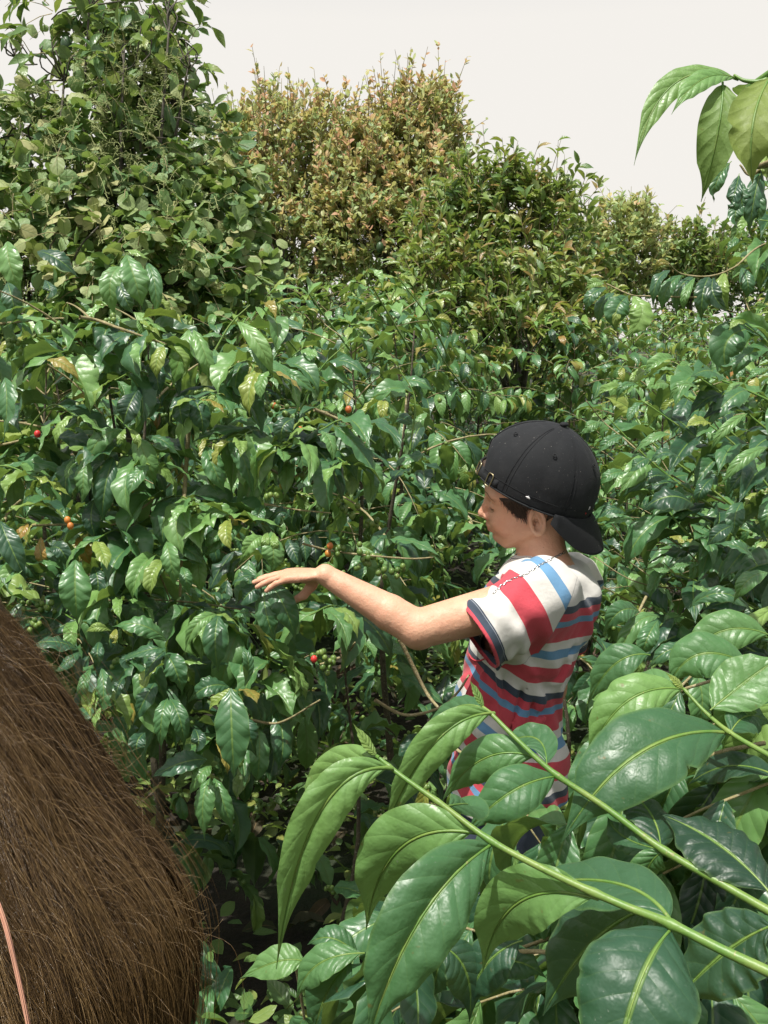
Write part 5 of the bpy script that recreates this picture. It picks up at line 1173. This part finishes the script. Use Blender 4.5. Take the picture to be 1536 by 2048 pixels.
big(s1, (1185,690), (1010,800), (868,1010), 260, .26, (.78,.82,.85), roll=0.2, fold=0.2, seed=11)
# stem 2
big(s2, (692,96), (675,60), (650,12), 30, .86, (.98,.98,.98), roll=0.4, fold=0.6, seed=12, stalk=False)
big(s2, (714,113), (535,215), (385,500), 118, .80, (.97,.95,.98), roll=-0.5, fold=0.55, seed=13, corr=0.03)
big(s2, (692,100), (600,100), (500,190), 90, .50, (.99,1.02,1.05), roll=0.1, fold=0.3, seed=14)
big(s2, (840,243), (690,250), (568,378), 130, .62, (.95,.96,1.0), roll=-0.35, fold=0.2, seed=15)
big(s2, (905,302), (770,350), (640,470), 155, .52, (.93,.90,.92), roll=-0.15, fold=0.35, seed=16)
big(s2, (880,262), (840,185), (730,215), 110, .48, (.94,.98,1.0), roll=0.1, fold=0.2, seed=17)
big(s2, (1218,512), (1180,400), (1085,330), 150, .14, (.89,.93,.96), roll=0.2, fold=0.2, seed=18)
big(s2, (1222,525), (1175,590), (1185,690), 110, .60, (.88,.89,.9), roll=-0.4, fold=0.3, seed=19)
big(s2, (1215,517), (1110,480), (1060,420), 90, .4, (.89,.93,.95), roll=-0.2, fold=0.3, seed=29)
# stem 3
big(s3, (1413,172), (1150,235), (922,500), 260, .44, (.98,.93,.93), roll=0.05, fold=0.22, seed=20, wave=0.01)
big(s3, (1282,42), (1110,85), (998,270), 150, .80, (1.02,1.0,1.02), roll=-0.15, fold=0.25, seed=21)
big(s3, (1285,38), (1265,20), (1232,-8), 34, .97, (1.02,1.02,1.02), roll=0.3, fold=0.5, seed=22, stalk=False)
big(s3, (1425,170), (1480,120), (1545,150), 120, .42, (.97,1.0,1.02), roll=0.1, fold=0.2, seed=23)
big(s3, (1536,640), (1385,500), (1215,412), 230, .12, (.84,.88,.92), roll=0.25, fold=0.3, seed=24)
big(s3, (1560,300), (1420,270), (1300,325), 120, .16, (.95,1.0,1.04), roll=0.2, fold=0.2, seed=25)
big(s3, (1370,100), (1470,20), (1580,-60), 170, .68, (.99,1.0,1.0), roll=-0.1, fold=0.3, seed=26)
big(s3, (1290,45), (1180,10), (1090,25), 80, .66, (1.03,1.06,1.1), roll=0.0, fold=0.3, seed=27)
big(s3, (1500,330), (1400,400), (1290,430), 120, .3, (1.0,1.04,1.08), roll=0.0, fold=0.3, seed=28)
# branch hanging in from the top right
s4 = Tubes(); s4.add(curve([(0.95, 0.72, 2.22), P(1600, 105, 1.12), P(1536, 158, 1.14), P(1493, 162, 1.15), P(1468, 150, 1.16)], 30), np.linspace(0.005, 0.0014, 30), 10); s4 = s4.build('branch', M['stem'], nearp)
big(s4, (1400,112), (1150,145), (1000,462), 110, .84, (1.16,1.15,1.14), roll=-0.35, fold=0.35, seed=31, cr=C6)
big(s4, (1402,112), (1270,120), (1150,258), 100, .80, (1.16,1.13,1.11), roll=-0.25, fold=0.3, seed=32, cr=C6)
big(s4, (1355,138), (1335,330), (1268,608), 165, .80, (1.15,1.13,1.16), roll=math.pi, fold=0.15, seed=33, cr=C6)
big(s4, (1480,132), (1440,180), (1445,270), 100, .45, (1.17,1.2,1.22), roll=math.pi, fold=0.15, seed=34, cr=C6)
big(s4, (1545,110), (1475,300), (1478,560), 200, 1.0, (1.13,1.08,1.10), roll=math.pi + 0.25, fold=0.15, seed=35, cr=C6)
big(s4, (1545,130), (1560,300), (1530,440), 150, .5, (1.15,1.16,1.2), roll=math.pi, fold=0.15, seed=36, cr=C6)
s5 = Tubes(); s5.add(curve([(0.98, 0.70, 1.98), P(1600, 300, 1.5), P(1536, 330, 1.6), P(1500, 350, 1.62), P(1480, 330, 1.62)], 24), np.linspace(0.005, 0.0015, 24), 8); s5 = s5.build('branch', M['twig'], nearp)
for k, r in enumerate([(1385,450,1330,530,1320,612,60,.5),(1420,500,1400,580,1375,640,60,.35),(1420,520,1430,600,1445,690,75,.45),(1440,590,1405,660,1425,725,60,.45),(1510,480,1480,600,1460,745,80,.4),(1470,520,1500,620,1480,700,60,.5),(1520,420,1536,470,1530,540,60,.93)]):
    big(s5, r[0:2], r[2:4], r[4:6], r[6], r[7], (1.62,1.6,1.62), roll=rg.uniform(-0.4, 0.4), fold=0.3, seed=40 + k, cr=C6, mat='coffee', wave=0.03)
big(s3, (1480, -30), (1330, -60), (1240, 40), 150, .60, (1.1,1.1,1.12), roll=-0.2, fold=0.35, seed=51)
big(s3, (1180, -60), (1080, -30), (1000, 90), 110, .52, (1.3,1.3,1.34), roll=-0.1, fold=0.3, seed=52)
big(s3, (1536, -120), (1400, -130), (1290, -40), 130, .66, (1.2,1.2,1.22), roll=-0.2, fold=0.35, seed=53)
big(s3, (1500, 50), (1440, 100), (1400, 230), 120, .74, (1.0,1.0,1.02), roll=-0.3, fold=0.35, seed=54)
big(s1, (800, 790), (700, 860), (640, 990), 150, .30, (.98,.98,1.0), roll=0.2, fold=0.3, seed=55)
big(s1, (560, 800), (640, 880), (650, 1030), 140, .22, (.98,.98,1.0), roll=-0.2, fold=0.3, seed=56)
big(s1, (330, 825), (200, 860), (140, 960), 110, .62, (1.1,1.1,1.12), roll=0.2, fold=0.3, seed=57)
big(s1, (300, 850), (230, 940), (190, 1070), 140, .45, (1.1,1.1,1.12), roll=-0.2, fold=0.3, seed=58)
big(s1, (160, 850), (80, 850), (-30, 900), 100, .72, (1.2,1.2,1.22), roll=0.1, fold=0.2, seed=59)
big(s1, (700, 870), (790, 850), (880, 900), 100, .30, (1.0,1.0,1.02), roll=0.1, fold=0.3, seed=60)
big(s1, (320, 830), (240, 780), (170, 800), 90, .50, (1.12,1.12,1.14), roll=0.1, fold=0.3, seed=61)
# leafy fill of the same plant, below and behind the big branches
rng = np.random.default_rng(55); L = Leaves(); tw = Tubes()
for k in range(120):
    px, py = rng.uniform(560, 1640), rng.uniform(1290, 2150); d = rng.uniform(0.98, 1.5)
    lim = np.interp(px, [500, 700, 900, 1120, 1200, 1536], [1950, 1800, 1680, 1560, 1330, 1290])
    if py < lim: continue
    a = P(px, py, d); o = nz(np.array([rng.normal(-0.9, 0.5), rng.normal(-0.2, 0.5), rng.normal(0.0, 0.3)])); ln = rng.uniform(0.15, 0.3)
    s_ = np.linspace(0, 1, 6); pts = a - o * ln + o * (s_ * ln)[:, None] - np.array([0, 0, 1]) * (0.06 * s_ ** 2)[:, None]
    if (proj(pts)[2] < 0.9).any(): continue
    tw.add(pts, np.linspace(0.0026, 0.0012, 6), 6)
    sd_ = nz(np.cross(o, [0, 0, 1]))
    for u in (0.45, 0.72, 1.0):
        p = a - o * ln + o * u * ln - np.array([0, 0, 0.06 * u * u])
        for sg in (-1, 1):
            d3 = nz(sd_ * sg * 0.7 + o * 0.5 - np.array([0, 0, rng.uniform(0.2, 1.1)]) + rng.normal(0, 0.15, 3)); Lf = rng.uniform(0.09, 0.15)
            L.add(p, d3, np.array([0, -0.2, 1]) + sd_ * sg * 0.4 + rng.normal(0, 0.2, 3), np.array([Lf]), np.array([Lf * 0.42]), np.array([np.clip(rng.normal(0.45, 0.15), 0, 0.95)]))
def keep_fill(p):
    px, py, d = proj(p); return (d > 0.9) & (py > np.interp(px, [500, 700, 900, 1120, 1200, 1536], [1880, 1720, 1600, 1500, 1290, 1250]))
L.build('inner_leaves', M['coffee'], nearp, 'coffee_hi', rng, keep_fill); tw.build('twigs', M['twig'], nearp)
# ================================================================== the rows of coffee behind: copies of a few plants
FIELD = []
def variant(seed, Hh, R, tpl):
    rng = np.random.default_rng(seed); tr, br, lv, fr = coffee_build(rng, Hh, R, lo=0.15, step=0.10 if tpl != 'coffee_low' else 0.12, node=0.06 if tpl != 'coffee_low' else 0.075, sides=3, leafL=(0.12, 0.18), width=0.38)
    e = empty('coffee_tree', (0, 0, 0), 'glossy dark green coffee bush among the dense rows behind the boy', 'coffee plant', 'coffee bushes in the rows behind')
    tr.build('trunk', M['bark'], e); br.build('branches', M['twig'], e); lv.build('crown', M['coffee'], e, tpl, rng)
    return e
def copy_tree(o, parent=None):
    c = o.copy(); COL.objects.link(c); c.parent = parent
    for ch in list(o.children): copy_tree(ch, c)
    return c
mids = [variant(s, 1.9, 0.85, 'coffee_mid') for s in (201, 202, 203, 204)]
lows = [variant(s, 1.9, 0.9, 'coffee_low') for s in (211, 212, 213)]
used_ = set(); rng = np.random.default_rng(9); count = 0
def field(x, y, hs, far):
    global count
    src = (lows if far else mids)[rng.integers(0, 3 if far else 4)]
    o = src if src.name not in used_ else copy_tree(src); used_.add(src.name)
    o.location = (x, y, 0); o.rotation_euler = (0, 0, rng.uniform(0, 6.28)); o.scale = (hs * rng.uniform(0.9, 1.1), hs * rng.uniform(0.9, 1.1), hs); count += 1
yy = 3.9
while yy < 19:
    xm = 0.40 * yy + 0.9; x = -xm + rng.uniform(0, 0.6)
    while x < xm:
        px = 768 + FPX * x / (yy * _c); top = np.interp(px, [0, 400, 480, 700, 900, 1050, 1200, 1350, 1536], [555, 550, 540, 530, 540, 580, 620, 615, 575])
        if yy < 6.3 and 950 < px < 1330: top = np.interp(px, [950, 1050, 1150, 1260, 1330], [620, 800, 860, 790, 680]) - (yy - 4) * 28
        zt = CAMZ + yy * math.tan(math.atan((1024 - top) / FPX) - R_(PITCH))
        field(x + rng.normal(0, 0.12), yy + rng.normal(0, 0.12), np.clip(zt / 1.96 * rng.uniform(0.93, 1.03), 0.35, 1.35), yy > 7.5)
        x += (0.95 if yy < 8 else 1.25) * rng.uniform(0.85, 1.2)
    yy += 0.95 if yy < 8 else 1.35
print('field plants', count)
# ================================================================== trees above the coffee
def tree(name, label, cat, group, base, blobs, ntwig, tl, nleaf, leaf, tpl, mat, seed, up=0.6, hang=0.0, rnd=(0.5, 0.25), bark='dark_bark', tr_r=0.07, fruit=0, ntop=0, lw=0.5, sky=None, topshift=0.25, spread=0.6):
    """blobs: (px, py, depth, rx, ry, rz) in metres around the point seen at that pixel"""
    rng = np.random.default_rng(seed); base = np.array(base, float)
    e = empty(name, base, label, cat, group)
    cs = [(P(b[0], b[1], b[2]), np.array(b[3:6], float)) for b in blobs]
    limbs_ = Tubes(); tk = Tubes(); fork = base + (np.mean([c for c, r in cs], 0) - base) * np.array([0.5, 0.5, 0.45])
    tp = curve([base, (base + fork) / 2 + rng.normal(0, 0.04, 3), fork], 10); tk.add(tp, np.linspace(tr_r, tr_r * 0.6, 10), 10)
    ends = []
    for c, r in cs:
        m = (fork + c) / 2 + rng.normal(0, 0.08, 3) + [0, 0, 0.1]; limbs_.add(curve([fork, m, c + [0, 0, r[2] * 0.2]], 10), np.linspace(tr_r * 0.35, tr_r * 0.10, 10), 7)
        for _ in range(7):
            d = nz(rng.normal(0, 1, 3) + [0, 0, up]); e_ = c + d * r * 0.8
            limbs_.add(curve([c - [0, 0, r[2] * 0.15], (c + e_) / 2 + rng.normal(0, 0.04, 3), e_], 7), np.linspace(tr_r * 0.09, 0.004, 7), 5)
    vol = np.array([np.prod(r) ** 0.67 for c, r in cs]); vol /= vol.sum(); L = Leaves(); tw = Tubes()
    for k in range(ntwig):
        c, r = cs[rng.choice(len(cs), p=vol)]; d = nz(rng.normal(0, 1, 3)); rad = rng.uniform(0.45, 1.0) ** 0.5; tip_ = rng.random() < 0.10
        if tip_: d[2] = abs(d[2]) + 0.3; d = nz(d); rad = 1.0
        if np.sin(d @ [5, 3, 4] * 2.2 + seed) * 0.5 + rng.random() < 0.18: continue           # gaps between the sprays
        a = c + d * r * rad * 0.93; o = nz(d * 0.7 + np.array([0, 0, up]) + rng.normal(0, 0.4, 3)); ln = tl * (rng.uniform(1.1, 2.1) if tip_ else rng.uniform(0.5, 1.25)) * (1 + 0.3 * np.sin(d[0] * 6 + seed))
        s_ = np.linspace(0, 1, 5); pts = a + o * (s_ * ln)[:, None] - np.array([0, 0, 1]) * (hang * ln * s_ ** 2)[:, None]
        tw.add(pts, np.linspace(0.0045, 0.0016, 5) * (base[1] / 8), 3, cap=False)
        n = rng.poisson(nleaf * (0.8 if tip_ else 1)); 
        if n < 1: continue
        u = rng.uniform(0.15, 1.0, n); B = np.stack([np.interp(u, s_, pts[:, i]) for i in range(3)], 1)
        az = nz(np.cross(o, rng.normal(0, 1, (n, 3)))); dd = nz(o * rng.uniform(0.2, 0.9, n)[:, None] + az * spread - np.array([0, 0, 1.0]) * rng.uniform(0, 1.2, n)[:, None] * hang)
        Lf = rng.uniform(leaf[0], leaf[1], n)
        rn = np.clip(rng.normal(rnd[0], rnd[1] * 0.6) + rng.normal(0, rnd[1] * 0.6, n) + topshift * (d[2] * 0.5) + 0.1 * u, 0, 1)
        L.add(B, dd, np.array([0, -0.35, 0.9]) + rng.normal(0, 0.5, (n, 3)), Lf, Lf * lw * rng.uniform(0.85, 1.15, n), rn)
    def kp(p):
        px, py, d_ = proj(p)
        return np.ones(len(p), bool) if sky is None else (py > np.interp(px, *sky))
    tk.build('trunk', M[bark], e); limbs_.build('limbs', M[bark], e); tw.build('twigs', M['twig'], e)
    L.build('crown', M[mat], e, tpl, rng, kp)
    for _ in range(fruit):
        c, r = cs[rng.choice(len(cs), p=vol)]; d = nz(rng.normal(0, 1, 3) + [0, -1.6, -0.2]); p = c + d * r * 0.98
        v, f = sphere_np(p, 0.042, 12, 9, (0.8, 0.8, 1.15)); mesh_np('fruit', v, f, M['avocado'], e, attrs={'rnd': np.full(len(v), rng.random())})
    return e
g_ = 'trees rising over the coffee'
crt = tree('creeper_tree', 'tall tree at upper left overgrown with round pale green creeper leaves', 'tree', g_, (-1.9, 5.9, 0),
     [(60,470,5.6,.75,.6,.45),(300,470,5.5,.6,.5,.4),(130,330,5.7,.75,.6,.35),(350,330,5.7,.42,.4,.3),(60,600,5.4,.8,.5,.5),(250,200,5.8,.30,.35,.28),(300,90,5.8,.15,.3,.28),(190,80,5.8,.16,.3,.22),(230,-20,5.8,.20,.3,.2),(40,260,5.8,.30,.35,.16),(420,460,5.6,.3,.4,.35),(330,560,5.3,.6,.4,.3),(130,560,5.0,.8,.3,.35),(350,200,5.8,.14,.2,.2)],
     1900, 0.20, 7, (0.045, 0.105), 'round', 'round', 301, up=0.35, hang=0.6, rnd=(0.55, 0.28), lw=0.80, spread=0.9, fruit=3)
def spikes(e, boxes, n, seed):
    rng = np.random.default_rng(seed); t = Tubes()
    for _ in range(n):
        x0, y0, x1, y1, d = boxes[rng.integers(0, len(boxes))]; p = P(rng.uniform(x0, x1), rng.uniform(y0, y1), d + rng.uniform(-0.25, 0.2)); o = nz(np.array([rng.normal(0, 0.6), rng.normal(-0.2, 0.4), rng.normal(0.1, 0.9)])); ln = rng.uniform(0.06, 0.16)
        c = curve([p, p + o * ln * 0.5, p + o * ln - [0, 0, ln * 0.2]], 8); t.add(c, np.linspace(0.0018, 0.0008, 8), 4)
        for k in range(2, 8):
            for _ in range(2):
                s_ = nz(rng.normal(0, 1, 3)) * rng.uniform(0.008, 0.024); t.add([c[k], c[k] + s_, c[k] + s_ * 1.25], [0.0008, 0.0010, 0.0022], 4)
    t.build('seed_spikes', M['spike'], e)
m_, t_n = newmat('seed_spike'); q = NT(t_n); q.out(q.principled(Base_Color=(0.34, 0.38, 0.15, 1), Roughness=0.7).outputs[0]); M['spike'] = m_
spikes(crt, [(20,180,430,330,5.15),(0,330,460,600,4.95),(150,60,360,200,5.4)], 260, 71)
tree('leafy_sapling', 'slender tree with dark pointed leaves reaching into the sky at upper left', 'tree', g_, (-1.35, 5.4, 0),
     [(250,120,5.4,.38,.3,.35),(130,150,5.4,.20,.3,.2),(340,60,5.4,.16,.2,.25),(180,0,5.4,.35,.3,.2),(30,110,5.4,.16,.3,.06),(280,260,5.4,.4,.3,.3),(380,130,5.4,.05,.1,.15)],
     100, 0.25, 4.5, (0.09, 0.15), 'lance', 'olive', 302, up=0.5, hang=0.5, rnd=(0.35, 0.25), lw=0.33, tr_r=0.05)
tree('avocado_tree', 'rusty orange avocado tree with rounded crown left of the tallest one', 'avocado tree', g_, (-1.0, 9.6, 0),
     [(560,350,9.4,.65,.6,.60),(480,330,9.4,.25,.4,.36),(620,300,9.5,.45,.5,.40),(530,275,9.5,.3,.4,.26),(680,340,9.4,.45,.5,.6),(500,420,9.2,.5,.5,.5),(620,450,9.2,.6,.5,.45),(560,520,9.0,.7,.4,.4),(690,470,9.0,.5,.4,.5)],
     2600, 0.20, 9, (0.04, 0.08), 'oval', 'rust', 303, up=1.3, rnd=(0.49, 0.28), topshift=0.5, lw=0.5, fruit=6, tr_r=0.10)
tree('avocado_tree', 'tallest orange-brown avocado tree near the middle, upright crown with green fruits', 'avocado tree', g_, (0.35, 9.3, 0),
     [(830,255,9.2,.34,.4,.32),(840,315,9.2,.42,.45,.42),(780,330,9.2,.45,.5,.5),(850,420,9.0,.45,.5,.5),(740,420,9.0,.5,.5,.5),(880,270,9.2,.16,.25,.4),(790,240,9.3,.12,.2,.12),(760,500,8.8,.6,.4,.4),(890,490,8.8,.5,.4,.45),(700,370,9.1,.3,.4,.4)],
     2900, 0.20, 9, (0.04, 0.08), 'oval', 'rust', 304, up=1.3, rnd=(0.53, 0.28), topshift=0.5, lw=0.5, fruit=7, tr_r=0.10)
tree('leafy_tree', 'green tree with long upright leaf tufts right of the orange avocado trees', 'tree', g_, (1.15, 7.9, 0),
     [(960,400,7.8,.35,.4,.22),(1050,425,7.8,.35,.4,.24),(1000,470,7.8,.6,.5,.35),(1110,460,7.8,.22,.3,.3),(900,470,7.8,.35,.4,.3),(1080,550,7.6,.45,.4,.3),(930,560,7.6,.55,.4,.3),(1130,590,7.5,.3,.3,.25),(1010,610,7.3,.6,.3,.3),(1120,640,7.2,.4,.3,.3),(900,600,7.3,.4,.3,.25),(1060,700,7.0,.5,.3,.3)],
     1500, 0.20, 7.5, (0.07, 0.125), 'lance', 'olive', 305, up=1.2, rnd=(0.62, 0.27), topshift=0.2, lw=0.34, tr_r=0.07, fruit=3)
tree('distant_tree', 'distant olive tree with a small pointed top in the sky gap', 'tree', 'distant trees on the skyline', (4.2, 17.5, 0),
     [(1240,465,17,.5,.7,.35),(1180,510,17,.5,.7,.35),(1270,440,17,.25,.4,.2),(1230,530,17,.9,.8,.6),(1160,540,17,.6,.6,.4)],
     800, 0.28, 8, (0.09, 0.15), 'oval', 'rust', 306, up=1.0, rnd=(0.35, 0.25), topshift=0.3, tr_r=0.12)
tree('distant_tree', 'distant broad reddish tree sloping down behind the hanging leaf rows', 'tree', 'distant trees on the skyline', (5.6, 18.5, 0),
     [(1330,505,18,.8,.8,.4),(1390,525,18,.6,.7,.35),(1300,550,18,.9,.8,.5),(1450,550,18,.7,.7,.35),(1400,570,18,1.0,.8,.4)],
     900, 0.28, 8, (0.09, 0.15), 'oval', 'olive', 307, up=1.0, rnd=(0.50, 0.28), topshift=0.3, tr_r=0.12)
tree('distant_tree', 'dark distant tree just left of the right-hand branches', 'tree', 'distant trees on the skyline', (7.6, 20.5, 0),
     [(1500,600,20,1.3,.8,.5),(1330,610,20,1.3,.8,.5),(1500,520,20,1.0,.8,.5),(1440,560,20,.8,.8,.4),(1570,500,20,.8,.8,.6)],
     900, 0.3, 8, (0.10, 0.16), 'oval', 'olive', 308, up=0.8, rnd=(0.3, 0.2), topshift=0.2, tr_r=0.12)
for k, (px, dp, pyc, rx, lb) in enumerate([(420,24,560,1.9,'low dark tree seen between the creeper tree and the first avocado tree'),(640,26,570,2.0,'low dark tree behind the left avocado tree'),(900,26,575,2.0,'low dark tree behind the tallest avocado tree'),(1110,25,580,1.6,'low dark tree behind the tufted green tree')]):
    b = P(px, pyc, dp); tree('distant_tree', lb, 'tree', 'distant trees on the skyline', (b[0], b[1] + 0.3, 0), [(px, pyc, dp, rx, .9, .8), (px - 60, pyc + 20, dp, rx * .6, .8, .6), (px + 60, pyc + 20, dp, rx * .6, .8, .6)],
         420, 0.35, 8, (0.12, 0.2), 'oval', 'olive', 320 + k, up=0.7, rnd=(0.3, 0.2), tr_r=0.14)
